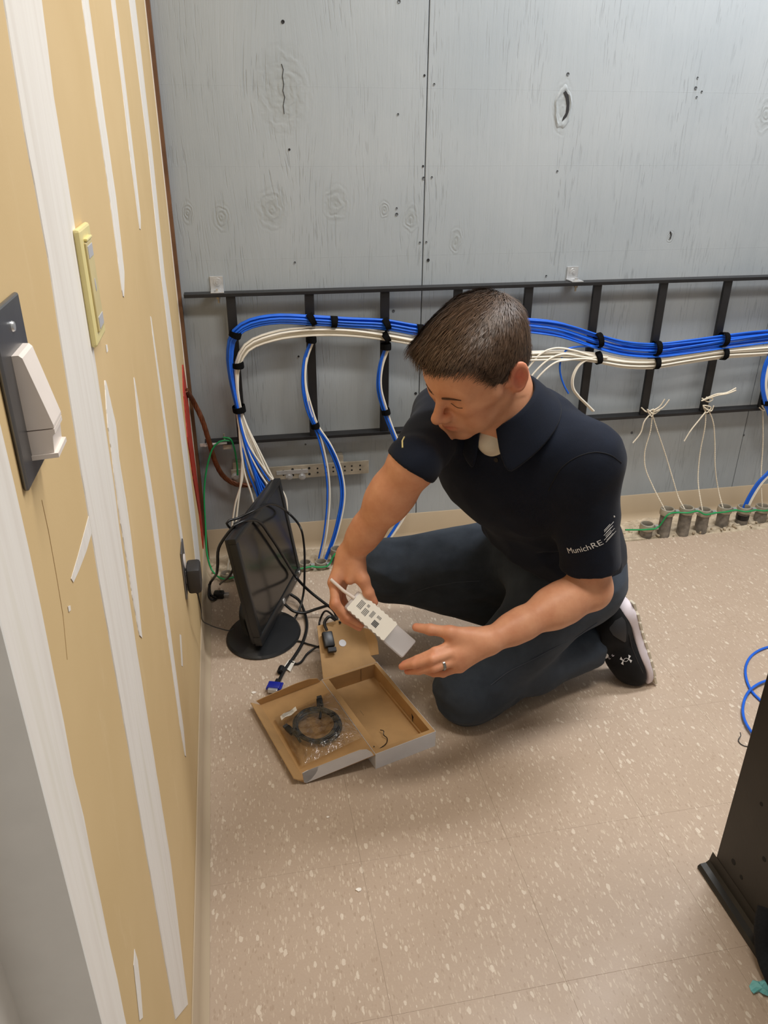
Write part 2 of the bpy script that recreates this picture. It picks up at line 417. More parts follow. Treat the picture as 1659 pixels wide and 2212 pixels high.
S = [
 ([(6,0),(51,285),(104,570),(140,800),(170,1000),(192,1126),(214,1263),(258,1510),(307,1795),(378,2206)],
  [(89,0),(117,222),(155,456),(193,700),(215,850),(238,1000),(262,1180),(296,1416),(329,1619),(367,1855),(405,2167)]),
 ([(176,0),(210,250),(236,427),(262,625),(265,640)], [(190,0),(224,250),(250,427),(268,590),(267,642)]),
 ([(239,0),(262,180),(282,350),(299,480),(301,494)], [(248,0),(270,180),(290,350),(303,470),(303,496)]),
 ([(278,0),(320,332),(348,601),(353,640),(389,938),(414,1141),(424,1230),(430,1275)], [(291,0),(329,332),(356,601),(362,640),(400,938),(425,1141),(434,1230),(437,1275)]),
 ([(225,822),(231,915),(240,983),(258,1120),(285,1290),(300,1376)], [(228,822),(249,915),(256,983),(277,1120),(298,1290),(306,1378)]),
 ([(288,816),(303,960),(323,1096),(351,1301),(389,1575),(399,1634)], [(290,818),(312,960),(334,1096),(359,1301),(396,1575),(401,1636)]),
 ([(324,684),(348,870),(373,1055),(392,1181),(402,1250)], [(326,686),(352,870),(378,1055),(397,1181),(406,1250)]),
]
for l, r in S:
    if l[0][1] == 0:      # carry the taped joint on above the picture's top edge
        dl = (l[0][0]-(l[1][0]-l[0][0])*600/(l[1][1]), -600); dr = (r[0][0]-(r[1][0]-r[0][0])*600/(r[1][1]), -600); l = [dl]+l; r = [dr]+r
    strip('joint_compound_strip', l, r, 'compound', wl)
# corner bead: wide white band at the near end of the wall
zc = [at(u, v, X=WX) for u, v in [(0,938),(16,1000),(41,1110),(74,1263),(110,1438),(164,1712),(214,1942),(268,2205)]]
zz = np.linspace(.02, 2.7, 60); P = np.array(zc); P = P[np.argsort(P[:,2])]; yr = np.interp(zz, P[:,2], P[:,1])+rng.normal(0, .0012, 60)
mb = MB(); A = np.stack([np.full(60, WX+.0016), np.full(60, YE-.0014), zz], -1); B = np.stack([np.full(60, WX+.0012), yr, zz], -1); D = B-[.002, -.001, 0]
mb.add(np.vstack([A, B, D]), [(k*60+i, k*60+i+1, (k+1)*60+i+1, (k+1)*60+i) for k in range(2) for i in range(59)]); mb.build('corner_bead', 'compound', wl)
MB().prism([at(u, v, X=WX+.0002) for u, v in ((191,1114),(197,1152),(186,1190),(170,1232),(158,1258),(153,1250),(168,1200))], (.0004,0,0)).build('compound_smear', 'compound', wl)
for pl_ in (((290,2050),(297,2075),(303,2130),(308,2198),(301,2205),(294,2140),(288,2085)),((146,1310),(151,1308),(152,1318),(148,1322)),((228,745),(231,744),(233,758),(230,762)),((388,1370),(391,1372),(395,1440),(392,1438))):
    MB().prism([at(u, v, X=WX+.0002) for u, v in pl_], (.0004,0,0)).build('compound_smear', 'compound', wl)
MB().tube([at(u, v, X=WX+.0001) for u, v in ((90,1080),(105,1150),(122,1245),(136,1330),(145,1425))], .0003, 4).build('score_line', 'score_tan', wl)
# corner gap: white edge, wood strip and red firestop sealant
MB().box((WX-.002, -.036, .10), (WX+.0022, -.0295, 2.7)).build('edge_bead', 'compound', wl)
o = MB().box((-.06, -.0295, .0), (-.0045, -.0005, 2.75)).build('trim_1', 'brown_wood'); tag(o, 'brown wood strip filling the gap in the wall corner', 'trim', kind='structure')
strip('firestop_sealant', [(393,788),(395,850),(404,950),(417,1040),(429,1110),(438,1188)], [(394,788),(403,850),(413,948),(425,1040),(440,1140),(443,1190)], 'firestop_red', wl, th=.003, jit=.0012)
# cove base
def cove(name, path_a, path_b, out, label):
    prof = [(0,0),(.0175,0),(.0172,.002),(.011,.008),(.006,.018),(.0035,.030),(.003,.099),(.0015,.1016),(0,.1016)]
    a = np.array(path_a, float); b = np.array(path_b, float); o_ = np.array(out, float); n = len(prof)
    mb = MB(); mb.add([a+o_*p+np.array([0,0,h]) for p, h in prof]+[b+o_*p+np.array([0,0,h]) for p, h in prof],
        [(i, (i+1) % n, n+(i+1) % n, n+i) for i in range(n)]+[tuple(range(n)), tuple(range(n, 2*n))[::-1]])
    o = mb.build(name, 'cove_vinyl', smooth=35); tag(o, label, 'baseboard', kind='structure'); return o
cove('baseboard_back', (-.01,-.0003,.001), (3.1,-.0003,.001), (0,-1,0), 'tan vinyl cove base along the grey back wall')
cove('baseboard_left', (WX+.0003,YE,.0002), (WX+.0003,-.03,.0002), (1,0,0), 'tan vinyl cove base along the drywall wall')
# paint chips on the floor
for k, (u, v, r, lab) in enumerate([(775,1923,.0055,'white paint chip lying alone on the open floor'),(548,1497,.006,'pale crumb on the floor beside the blue connector'),(708,1766,.003,'tiny white chip below the carton lid')]):
    c = at(u, v, Z=0); a = [(r*(1+.3*math.sin(3*t+k))*math.cos(t), r*.75*math.sin(t)) for t in np.linspace(0, 2*math.pi, 7, endpoint=False)]
    o = MB().prism([c+np.array([x, y, .0003]) for x, y in a], (0,0,.002)).build('paint_chip', 'chip_white'); tag(o, lab, 'debris')
# ================================================================ things on the back wall
plain('black_steel', (36,36,38), .42, .25, var=.15, scale=25, bump=.06, bscale=300)
plain('zinc', (208,210,212), .28, .65, var=.08, scale=80)
plain('dull_metal', (176,168,152), .45, .5, var=.18, scale=30, bump=.1)
plain('pipe_grey', (128,122,114), .65, .25, var=.4, scale=45, bump=.35, bscale=150)
plain('pipe_inside', (14,13,12), .8)
plain('copper_brown', (112,66,40), .42, .35, var=.25, scale=60)
plain('blue_jacket', (22,98,214), .38, var=.12, scale=25)
plain('white_jacket', (232,226,212), .45, var=.05, scale=25)
plain('green_jacket', (26,150,84), .4, var=.1, scale=25)
plain('velcro', (14,14,15), .95, var=.3, scale=300, bump=.6, bscale=900, spec=.1)
plain('twine', (222,212,192), .9, var=.1, scale=200, bump=.6, bscale=600)
plain('rubber_black', (17,17,18), .42, var=.2, scale=40)
plain('ivory_plastic', (226,212,150), .35, var=.04)
plain('light_plastic', (232,222,214), .35, var=.03)
plain('steel_plate', (118,118,120), .34, .8, var=.08, scale=60)
plain('pad_grey', (176,176,180), .5, var=.04)

# cable runway: two rails, rungs between them
RT, RB, YF, YB = .892, .458, -.052, -.014
def zr(u, v): return at(u, v, Y=YF)[2]
RT = float(zr(870, 622)); RB = float(zr(700, 941))
rack = thing('cable_runway', (1.0, -.033, RB), 'black steel cable ladder fixed flat along the grey wall', 'cable ladder')
MB().box((.004, YB-.038, RT-.0105), (2.75, YB, RT), .0012).build('rail', 'black_steel', rack)
MB().box((.020, YB-.038, RB-.0105), (2.75, YB, RB), .0012).build('rail', 'black_steel', rack)
rx = [float(at(u, v, Y=-.046)[0]) for u, v in ((502,690),(672,690),(1142,650),(1287,640),(1434,620),(1573,620))]
pitch = (rx[-1]-rx[0])/7
RUNG = [rx[0]+pitch*k for k in range(12)]
for x in RUNG:
    MB().box((x-.0135, -.046, RB-.001), (x+.0135, -.034, RT-.0095), .0015).build('rung', 'black_steel', rack)
def bracket(u, v, label, z, side=1):
    c = at(u, v, Y=0); x = float(c[0]); t = thing('angle_bracket', (x, -.003, z), label, 'bracket', 'brackets of the cable ladder')
    b = MB(); b.box((x-.019, -.0035, z+.0004), (x+.019, -.0006, z+.040), .0008); b.box((x-.019, -.050, z+.0004), (x+.019, -.0035, z+.0036), .0008); b.build('plate', 'zinc', t)
    b = MB().lathe((x+.002, -.0036, z+.024), (0,-1,0), [(.0001,.0018),(.011,.0018),(.0115,0)], 20); b.build('washer', 'zinc', t, smooth=30)
    b = MB().cyl((x+.002, -.0052, z+.024), (x+.002, -.0095, z+.024), .0052, n=6); b.build('screw_head', 'zinc', t)
    b = MB().lathe((x+.002, -.034, z+.0037), (0,0,1), [(.0001,.002),(.0105,.002),(.0105,0)], 20); b.cyl((x+.002,-.034,z+.0055),(x+.002,-.034,z+.0105), .006, n=6); b.build('bolt', 'zinc', t)
    b = MB().cyl((x+.002,-.034,z-.011),(x+.002,-.034,z-.018), .0062, n=6); b.cyl((x+.002,-.034,z-.018),(x+.002,-.034,z-.030), .003, n=10); b.build('nut', 'dull_metal', t)
bracket(468, 610, 'shiny zinc angle bracket on the top rail near the drywall corner', RT)
bracket(1236, 587, 'shiny zinc angle bracket on the top rail right of the man', RT)
# left end of the lower rail: clamp lug
c = at(452, 946, Y=-.056); t = thing('ground_lug', (c[0], -.056, RB-.004), 'silver ground lug on the left end of the lower rail', 'lug')
MB().cyl((c[0]+.005,-.0575,RB-.0035),(c[0]+.052,-.0575,RB-.0015), .0048, .0044, n=12).build('barrel', 'zinc', t, smooth=True)
MB().box((c[0]-.030,-.056,RB-.010),(c[0]+.010,-.0525,RB+.001), .001).build('tongue', 'zinc', t)
MB().cyl((c[0]-.014,-.0565,RB-.0045),(c[0]-.014,-.062,RB-.0045), .0045, n=6).build('bolt', 'zinc', t)
c = at(490, 962, Y=-.05); t = thing('rail_clip', (c[0], -.05, RB-.026), 'dull beam clip under the lower rail beside the cables', 'clip')
MB().box((c[0]-.012,-.050,RB-.026),(c[0]+.014,-.046,RB-.0108), .001).build('clip_body', 'dull_metal', t)
MB().cyl((c[0]-.006,-.033,RB+.0005),(c[0]-.006,-.033,RB+.020), .0026, n=8).build('stud', 'dull_metal', t)

# ground bus bar
a = at(500, 1027, Y=-.03); b_ = at(796, 1008, Y=-.03); zc_ = float((a[2]+b_[2])/2); hh = .0225
bar = thing('ground_bar', ((a[0]+b_[0])/2, -.03, zc_-hh), 'perforated tinned copper ground bar on the wall behind the monitor', 'ground bar')
MB().box((a[0], -.036, zc_-hh), (b_[0], -.030, zc_+hh), .0008).build('bar', 'dull_metal', bar)
for u in (612,632,652,668,686,704,720,745,760,778):
    for dz in (.009, -.009):
        p = at(u, 1015, Y=-.0362); big = u in (632,668,704)
        MB().lathe((p[0], -.0363, zc_+dz*(1.15 if big else .8)), (0,-1,0), [(.0001,.0001),(.0042 if big else .0030,.0001),(.0044 if big else .0032,-.0004)], 10).build('hole', 'pipe_inside', bar)
for u in (512, 733):
    p = at(u, 1012, Y=-.018); m = MB().lathe((p[0], -.0005, zc_), (0,-1,0), [(.0001,0),(.011,0),(.013,.008),(.008,.014),(.013,.021),(.011,.029),(.0001,.0295)], 16); m.build('standoff', 'firestop_red', bar, smooth=True)
    m = MB().box((p[0]-.012,-.0305,zc_+hh-.004),(p[0]+.012,-.0007,zc_+hh+.022),.001); m.build('mount', 'dull_metal', bar)
for u in (508, 625, 653):
    p = at(u, 1030, Y=-.04); 
    MB().lathe((p[0], -.0362, p[2]), (0,-1,0), [(.0118,0),(.0118,.0018),(.0001,.0018)], 18).build('washer', 'zinc', bar, smooth=30)
    MB().cyl((p[0], -.038, p[2]), (p[0], -.0435, p[2]), .0066, n=6).build('bolt', 'zinc', bar)
p0, p1 = at(612, 1023, Y=-.038), at(664, 1023, Y=-.038)
MB().box((p0[0]-.022,-.0385,p0[2]-.004),(p1[0]+.002,-.0364,p0[2]+.010),.0006).build('cable_lug', 'zinc', bar)

# copper ground cable out of the firestop: twisted strands
core = spline([at(401,843,X=WX+.003), at(418,868,Y=-.06), at(436,905,Y=-.062), at(452,955,Y=-.064), at(466,1000,Y=-.058), at(484,1030,Y=-.05), at(510,1046,Y=-.046), at(545,1048,Y=-.044)], 90)
cc = thing('copper_cable', core[0], 'thick stranded brown copper ground cable emerging from red sealant', 'cable')
Tn = np.gradient(core, axis=0); Tn /= np.linalg.norm(Tn, axis=1)[:,None]
x_ = np.cross(Tn, [0,1.,0]); x_ /= np.linalg.norm(x_, axis=1)[:,None]; y_ = np.cross(Tn, x_)
for k in range(7):
    ph = 2*math.pi*k/7 + np.linspace(0, 2*math.pi*3.2, 90)
    MB().tube(core + .0052*(x_*np.cos(ph)[:,None]+y_*np.sin(ph)[:,None]), .0028, 6).build('strand', 'copper_brown', cc, smooth=60)

# ---- network cables -------------------------------------------------------
def cable(name, pts, r, mat, label, cat, group=None, n=70, sides=7):
    o = MB().tube(spline(pts, n), r, sides).build(name, mat, smooth=70); return tag(o, label, cat, group)
def bundle(path, count, rad, seed, Y0, prof=None):
    """count parallel paths wandering inside a bundle; path rows (u, v[, Y])"""
    g = np.random.default_rng(seed)
    base = spline([at(p[0], p[1], Y=(p[2] if len(p) > 2 else Y0)) for p in path], 110)
    Tn = np.gradient(base, axis=0); Tn /= np.linalg.norm(Tn, axis=1)[:,None]
    ex = np.cross(Tn, [0,1.,0]); ex /= np.maximum(np.linalg.norm(ex, axis=1), 1e-6)[:,None]; ey = np.array([0,1.,0])
    out = []
    for k in range(count):
        t = np.linspace(0, 1, 110); q = (k+.5)/count
        a0 = (q*2-1)*rad; yo = (g.uniform(-.5,.5))*rad*.9
        wob = np.interp(t, np.linspace(0,1,9), g.normal(0, rad*.26, 9)); wob2 = np.interp(t, np.linspace(0,1,7), g.normal(0, rad*.2, 7))
        ker = np.ones(9)/9; wob = np.convolve(np.pad(wob, 4, 'edge'), ker, 'valid'); wob2 = np.convolve(np.pad(wob2, 4, 'edge'), ker, 'valid')
        a_ = np.clip(a0+wob, -rad, rad); b_ = np.clip(yo+wob2, -rad*.7, rad*.7)
        if prof is not None: a_ = a_*np.interp(t, *prof)
        out.append(base + ex*a_[:,None] + ey*b_[:,None])
    return base, out
def put(paths, name, r, mat, label, group):
    for P in paths:
        o = MB().tube(P, r, 7).build(name, mat, smooth=70); tag(o, label, 'cable', group)
def strap(u, v, Y, tang, ra, rb, label, wd=.018, group='hook and loop straps on the cables'):
    """hook-and-loop band round a bundle: elliptical ring, axis along tang (screen-plane direction on the wall)"""
    c = at(u, v, Y=Y); t = nrm((tang[0], 0, -tang[1])); e1 = np.cross(t, [0,1.,0]); e1 = nrm(e1); e2 = np.array([0,1.,0])
    n = 26; vs = []
    for w_, k in ((-.5,1.0),(-.5,1.13),(.5,1.13),(.5,1.0)):
        for th in np.linspace(0, 2*math.pi, n, endpoint=False):
            bump = 1+.03*math.sin(3*th+u)
            vs.append(c + t*wd*w_*(1+.15*math.cos(th)) + (e1*math.cos(th)*(ra*bump) + e2*math.sin(th)*rb)*(k if k == 1 else 1) + (0 if k == 1 else 1)*.0022*(e1*math.cos(th)+e2*math.sin(th)))
    mb = MB(); mb.add(vs, [(j*n+i, j*n+(i+1) % n, ((j+1) % 4)*n+(i+1) % n, ((j+1) % 4)*n+i) for j in range(4) for i in range(n)])
    # loose overlapping tail
    q = []
    for th in np.linspace(-.4, 1.5, 8): q.append(c + e1*math.cos(th-1.6)*(ra+.003) + e2*math.sin(th-1.6)*(rb+.003))
    q = np.array(q); o = mb.build('cable_strap', 'velcro', smooth=50); tag(o, label, 'strap', group)
    s2 = MB(); A = q-t*wd*.42; B = q+t*wd*.42; s2.add(np.vstack([A, B, B+[0,-.0018,0], A+[0,-.0018,0]]), [(j*8+i, j*8+i+1, ((j+1) % 4)*8+i+1, ((j+1) % 4)*8+i) for j in range(4) for i in range(7)])
    tl = s2.build('strap_tail', 'velcro', None); tl.parent = o; tl.location = tuple(np.array(tl.location)-np.array(o.location))
YC = -.082
R_ = .0031
# main blue run, left half then right half, one continuous set of cables
blue = [(572,1085,-.10),(545,1000,-.09),(522,930,-.085),(513,882),(500,820),(495,765),(505,722),(535,700),(590,688),(672,690),(750,695),(832,700),(910,713),(1000,712),(1080,700),(1145,703),(1210,712),(1292,738),(1350,752),(1415,756),(1480,749),(1560,738),(1640,728),(1760,716),(1900,712),(2040,716)]
bb, paths = bundle(blue, 15, .0200, 3, YC, ([0,.07,.16,.38,.5,1],[1,.75,.62,.66,1,1]))
for k, P in enumerate(paths):      # fan out below the lowest strap
    q = (k/14-.5); w_ = np.clip((22-np.arange(110))/22, 0, 1)**1.2
    P[:,0] += w_*q*.055 + 0; P[:,2] += 0; P[:,1] += w_*rng.uniform(-.016,.0)
    P[:,0] = np.maximum(P[:,0], .07)
put(paths, 'blue_network_cable', R_, 'blue_jacket', 'blue network cable in the thick blue run strapped along the cable ladder', 'blue cables of the long run')
white = [(600,1080,-.10),(556,980,-.092),(530,920,-.088),(519,882),(512,830),(514,788),(535,750),(590,727),(660,717),(750,717),(832,727),(910,741),(1000,760),(1080,768),(1145,768),(1220,766),(1290,773),(1350,784),(1412,786),(1480,776),(1560,764),(1640,758),(1760,748),(1900,742),(2040,744)]
wb_, paths = bundle(white, 12, .0160, 5, YC-.004, ([0,.07,.25,.38,.5,1],[1,.7,.75,.75,1,1]))
for k, P in enumerate(paths):
    q = (k/11-.5); w_ = np.clip((22-np.arange(110))/22, 0, 1)**1.2
    P[:,0] += w_*(q*.075-.004); P[:,1] += w_*rng.uniform(.000,.014); P[:,0] = np.maximum(P[:,0], .06)
put(paths, 'white_network_cable', R_, 'white_jacket', 'white network cable in the thick white run strapped along the cable ladder', 'white cables of the long run')
# continue the left fan to the pipes behind the monitor
for k in range(7):
    u0 = 505+k*4; m = 'blue_jacket' if k % 2 else 'white_jacket'
    cable('blue_network_cable' if k % 2 else 'white_network_cable', [at(515,890,Y=-.09), at(519+k*3,960,Y=-.10), at(528+k*8,1020,Y=-.105), at(545+k*12,1075,Y=-.11), at(560+k*9,1150,Y=-.115), at(560+k*6,1230,Y=-.12)], R_, m,
          ('blue' if k % 2 else 'white')+' network cable fanning down from the lowest left strap behind the monitor', 'cable', 'cables fanning down behind the monitor')
for k in range(2):
    cable('white_network_cable', [at(512+k*4,895,Y=-.092), at(521+k*2,960,Y=-.10), at(524-k*3,1030,Y=-.105), at(508+k*6,1090,Y=-.11), at(500+k*8,1150,Y=-.115), at(496+k*10,1200,Y=-.12), at(488+k*2,1243,Y=-.12)], R_, 'white_jacket',
          'white network cable drooping alone left of the monitor', 'cable', 'two white cables left of the monitor')
# vertical drop on the second rung
d2 = [[(672,738),(658,775),(655,830),(666,885),(680,918),(692,950),(705,1010,-.085),(709,1080,-.09),(702,1150,-.10),(691,1215,-.112)],
      [(672,738),(660,775),(657,830),(670,885),(683,920),(712,965),(734,1020,-.085),(740,1075,-.09),(725,1150,-.10),(701,1215,-.112)]]
for k, dd in enumerate(d2):
    bs, ps = bundle(dd, 3 if k == 0 else 4, .0062, 11+k, YC-.004)
    for i, P in enumerate(ps):
        isb = (i == 0 and k == 0) or (k == 1 and i < 3)
        if k == 0 and i == 1: continue
        o = MB().tube(P, R_, 7).build('blue_network_cable' if isb else 'white_network_cable', 'blue_jacket' if isb else 'white_jacket', smooth=70)
        tag(o, ('blue' if isb else 'white')+' network cable dropping from the second rung to a floor pipe', 'cable', ('blue' if isb else 'white')+' cables of the second-rung drop')
d3 = [(836,748),(823,790),(820,840),(832,888),(848,930),(866,975),(888,1030,-.09),(885,1080,-.10),(862,1130,-.11),(830,1180,-.115),(815,1210,-.12)]
bs, ps = bundle(d3, 5, .0066, 17, YC-.004)
for i, P in enumerate(ps):
    isb = i < 2
    o = MB().tube(P, R_, 7).build('blue_network_cable' if isb else 'white_network_cable', 'blue_jacket' if isb else 'white_jacket', smooth=70)
    tag(o, ('blue' if isb else 'white')+' network cable dropping behind the right forearm of the man', 'cable', ('blue' if isb else 'white')+' cables dropping behind the forearm')
# loops right of the head
for k, pts in enumerate([[(1100,850),(1141,795),(1170,763),(1200,752),(1240,757),(1275,768),(1300,774)],[(1115,860),(1156,803),(1186,776),(1215,765),(1255,770),(1290,776)],[(1120,880),(1165,812),(1200,783),(1225,778),(1260,775),(1290,778)]]):
    cable('white_network_cable', [at(u, v, Y=YC-.012-.003*k) for u, v in pts], R_, 'white_jacket', 'white network cable looping up out of the run behind the shoulder', 'cable', 'white cable loops behind the shoulder')
for k in range(2):
    cable('white_network_cable', [at(u+3*k, v, Y=YC-.012-.004*k) for u, v in [(1310,772),(1275,774),(1250,788),(1236,815),(1236,838),(1247,855),(1262,870),(1280,888)]], R_, 'white_jacket', 'white network cable curling down behind the shoulder beside the fifth rung', 'cable', 'white cables curling down behind the shoulder')
cable('blue_network_cable', [at(u, v, Y=YC-.008) for u, v in [(1300,748),(1265,748),(1225,755),(1211,780),(1210,805),(1218,832),(1228,850)]], R_, 'blue_jacket', 'single blue network cable curling down behind the collar', 'cable')
# drop at the right edge of the picture
for k in range(5):
    isb = k < 3
    cable('blue_network_cable' if isb else 'white_network_cable', [at(u+3*k, v, Y=YC-.01) for u, v in [(1672,750),(1652,785),(1644,830),(1650,868),(1668,920),(1680,970),(1664,1012),(1636,1042),(1615,1075),(1600,1108)]], R_, 'blue_jacket' if isb else 'white_jacket',
          ('blue' if isb else 'white')+' network cable of the drop at the right end entering a pipe', 'cable', ('blue' if isb else 'white')+' cables of the right end drop')
# straps
for (u, v, tg, ra, rb, lab) in [
    (508,722,(-.35,1),.0150,.020,'black strap tying the blue cables at the first rung, upper left bend'),
    (514,788,(.05,1),.0145,.019,'black strap round the white cables at the first rung bend'),
    (516,883,(.1,1),.0175,.022,'black strap gathering blue and white cables low on the first rung'),
    (674,690,(1,-.5),.0160,.022,'black strap tying the blue run to the second rung'),
    (672,733,(0,1),.013,.016,'black strap under the white run at the second rung'),
    (721,695,(1,.08),.0145,.020,'black strap round the blue run between second and third rungs'),
    (835,700,(1,-.4),.0155,.022,'black strap tying the blue run to the third rung'),
    (834,728,(1,-.6),.0145,.020,'black strap tying the white run to the third rung'),
    (833,748,(0,1),.014,.016,'black strap at the head of the third-rung cable drop'),
    (680,919,(.2,1),.0115,.013,'black strap round the second-rung cable drop'),
    (833,889,(.2,1),.0115,.013,'black strap round the third-rung cable drop'),
    (906,713,(1,.1),.0145,.020,'black strap round the blue run beside the man\'s forehead'),
    (1293,735,(1,-.2),.0215,.022,'black strap tying the blue run to the fifth rung above the shoulder'),
    (1291,773,(1,-.2),.0180,.020,'black strap tying the white run to the fifth rung above the shoulder'),
    (1418,752,(1,0),.0215,.022,'black strap tying the blue run to the sixth rung'),
    (1416,784,(1,0),.0180,.020,'black strap tying the white run to the sixth rung'),
    (1563,733,(1,.1),.0215,.022,'black strap tying the blue run to the seventh rung'),
    (1562,764,(1,.1),.0180,.020,'black strap tying the white run to the seventh rung'),
    (1654,869,(.1,1),.0125,.014,'black strap round the cable drop at the right end')]:
    strap(u, v, YC-.002, tg, ra, rb, lab)

# ---- conduit stubs rising through the floor -------------------------------
TOPS = []
def conduit(u, vt, vb, rpx, label, Y=None, dark=False):
    b = at(u, vb, Z=0.0) if Y is None else at(u, vb, Y=Y)
    y = float(b[1]); x = float(b[0]); ztop = float(at(u, vt, Y=y)[2]); r = rpx/600
    t = thing('conduit_stub', (x, y, .002), label, 'pipe', 'conduit stubs along the back wall')
    MB().lathe((x, y, -.003), (0,0,1), [(r,0),(r,ztop+.001),(r*.86,ztop+.001),(r*.86,ztop-.03),(.0005,ztop-.03)], 22).build('pipe', 'pipe_grey', t, smooth=40)
    MB().lathe((x, y, ztop-.020), (0,0,1), [(r*1.01,0),(r*1.16,.001),(r*1.20,.006),(r*1.14,.018),(r*1.10,.0225),(r*.9,.0235),(r*.84,.020),(r*.84,.004)], 22).build('bushing', 'dull_metal', t, smooth=35)
    MB().lathe((x, y, ztop-.012), (0,0,1), [(r*.85,0),(.0004,0)], 18).build('opening', 'pipe_inside', t)
    if dark: MB().lathe((x, y, ztop-.048), (0,0,1), [(r*1.01,0),(r*1.05,.002),(r*1.05,.018),(r*1.01,.02)], 22).build('tape_band', 'rubber_black', t)
    lx = x+r*1.2; ly = y-r*.75
    MB().box((lx-.006, ly-.007, ztop-.012), (lx+.007, ly+.004, ztop+.003), .0012).build('lug', 'zinc', t)
    MB().cyl((lx, ly-.006, ztop-.005), (lx, ly-.011, ztop-.005), .004, n=6).build('lug_screw', 'zinc', t)
    TOPS.append(np.array([x, y, ztop, r])); return np.array([x, y, ztop, r])
rp = []
for u, vt, vb, lab, dk in [(1394,1133,1162,'short conduit stub nearest the man with a green wire clamp', False),(1432,1101,1160,'tall conduit stub, second of the right row, with twine',False),(1473,1098,1158,'conduit stub, third of the right row',False),(1512,1102,1152,'conduit stub, fourth of the right row',False),(1557,1096,1142,'conduit stub, fifth of the right row, set back',False),(1600,1096,1136,'conduit stub with black tape band and cables',True),(1640,1094,1130,'rightmost conduit stub with green wire and twine',False)]:
    rp.append(conduit(u, vt, vb-4, 13.0, lab, dark=dk))
lp = []
for u, vt, vb, lab in [(491,1239,1255,'low conduit stub left of the monitor base'),(575,1230,1248,'low conduit stub hidden behind the monitor'),(660,1216,1232,'low conduit stub just right of the monitor'),(694,1214,1229,'low conduit stub receiving the blue and white drop'),(728,1186,1222,'taller conduit stub beside the right wrist'),(812,1205,1222,'low conduit stub half hidden by the raised knee')]:
    lp.append(conduit(u, vt, vb-4, 11.0, lab))
# green bonding wires clipped from stub to stub
def green(pts, lab): return cable('green_ground_wire', pts, .0029, 'green_jacket', lab, 'wire', None)
def clipP(q, dx=0., dz=0.): return np.array([q[0]+q[3]*1.2+dx, q[1]-q[3]*.9-.006, q[2]-.003+dz])
P = [np.array([rp[0][0]-.10, rp[0][1]-.03, .05])]
for q in rp: P += [np.array([q[0]-q[3]*.6, q[1]-q[3]*1.25-.003, q[2]-.004]), clipP(q)]
green(P, 'green ground wire linking the right row of conduit stubs')
P = [at(497,952,Y=-.062), at(478,952,Y=-.066), at(462,965,Y=-.07), at(449,1000,Y=-.07), at(441,1060,Y=-.075), at(444,1140,Y=-.09), at(447,1195,Y=-.12), at(458,1232,Y=-.135)]
for q in lp: P += [np.array([q[0]-q[3]*.6, q[1]-q[3]*1.25-.003, q[2]-.004]), clipP(q)]
P.append(np.array([.62, -.14, .02]))
green([at(482,945,Y=-.06), at(497,948,Y=-.066), at(505,965,Y=-.066), at(512,1005,Y=-.05), at(513,1026,Y=-.044)], 'short green ground wire curving from the rail lug to the bar')
green(P, 'long green ground wire dropping in the corner then along the low stubs')
# ---- pull strings tied to the lower rail ----------------------------------
def twist(pts, lab, r=.0017, turns=1.0):
    core = spline(pts, 110); L = np.linalg.norm(np.diff(core, axis=0), axis=1).sum()
    Tn = np.gradient(core, axis=0); Tn /= np.maximum(np.linalg.norm(Tn, axis=1), 1e-9)[:,None]
    a = np.cross(Tn, [.3,1.,.2]); a /= np.linalg.norm(a, axis=1)[:,None]; b = np.cross(Tn, a); t = thing('pull_string', core[-1], lab, 'string', 'white pull strings in the conduits')
    for k in range(2):
        ph = math.pi*k + np.linspace(0, 2*math.pi*L/.016, 110)
        MB().tube(core+.0011*(a*np.cos(ph)[:,None]+b*np.sin(ph)[:,None]), .0013, 5).build('strand', 'twine', t, smooth=60)
    return t
def top(q, dx=-.4): return np.array([q[0]+q[3]*dx, q[1]-q[3]*.2, q[2]-.006])
YS = -.062
def W(u, v, y=YS): return at(u, v, Y=y)
twist([W(1409,895), W(1405,930), W(1393,975), W(1394,1010,-.07), W(1410,1050,-.09), top(rp[1])], 'white twisted pull string from the first knot to the second stub')
twist([W(1409,895), W(1420,930), W(1440,990), W(1455,1040,-.08), W(1466,1075,-.1), top(rp[2])], 'white twisted pull string from the first knot to the third stub')
twist([W(1525,880), W(1523,920), W(1512,980), W(1508,1040,-.08), top(rp[3])], 'white twisted pull string from the second knot to the fourth stub')
twist([W(1528,880), W(1540,910), W(1544,950), W(1545,1010,-.07), W(1552,1060,-.08), top(rp[4])], 'white twisted pull string from the second knot to the fifth stub')
twist([W(1648,885), W(1648,960), W(1644,1030,-.08), top(rp[6], -.2)], 'white twisted pull string hanging at the right end')
def knot(name, segs, label):
    o = MB()
    for s_ in segs: o.tube(spline([W(u, v, y) for u, v, y in s_], 30), .0024, 6)
    b = o.build(name, 'twine', smooth=60); tag(b, label, 'string', 'knots of the pull strings')
knot('string_knot', [[(1385,880,-.05),(1398,890,-.064),(1412,884,-.068),(1408,900,-.066),(1398,884,-.068),(1412,894,-.066),(1425,886,-.062)],[(1409,890,-.066),(1392,910,-.068),(1384,935,-.07),(1367,957,-.07)],[(1409,888,-.066),(1425,878,-.072),(1436,862,-.075)],[(1412,890,-.066),(1432,880,-.076),(1446,863,-.08)]], 'white string bow knotted on the lower rail under the sixth rung')
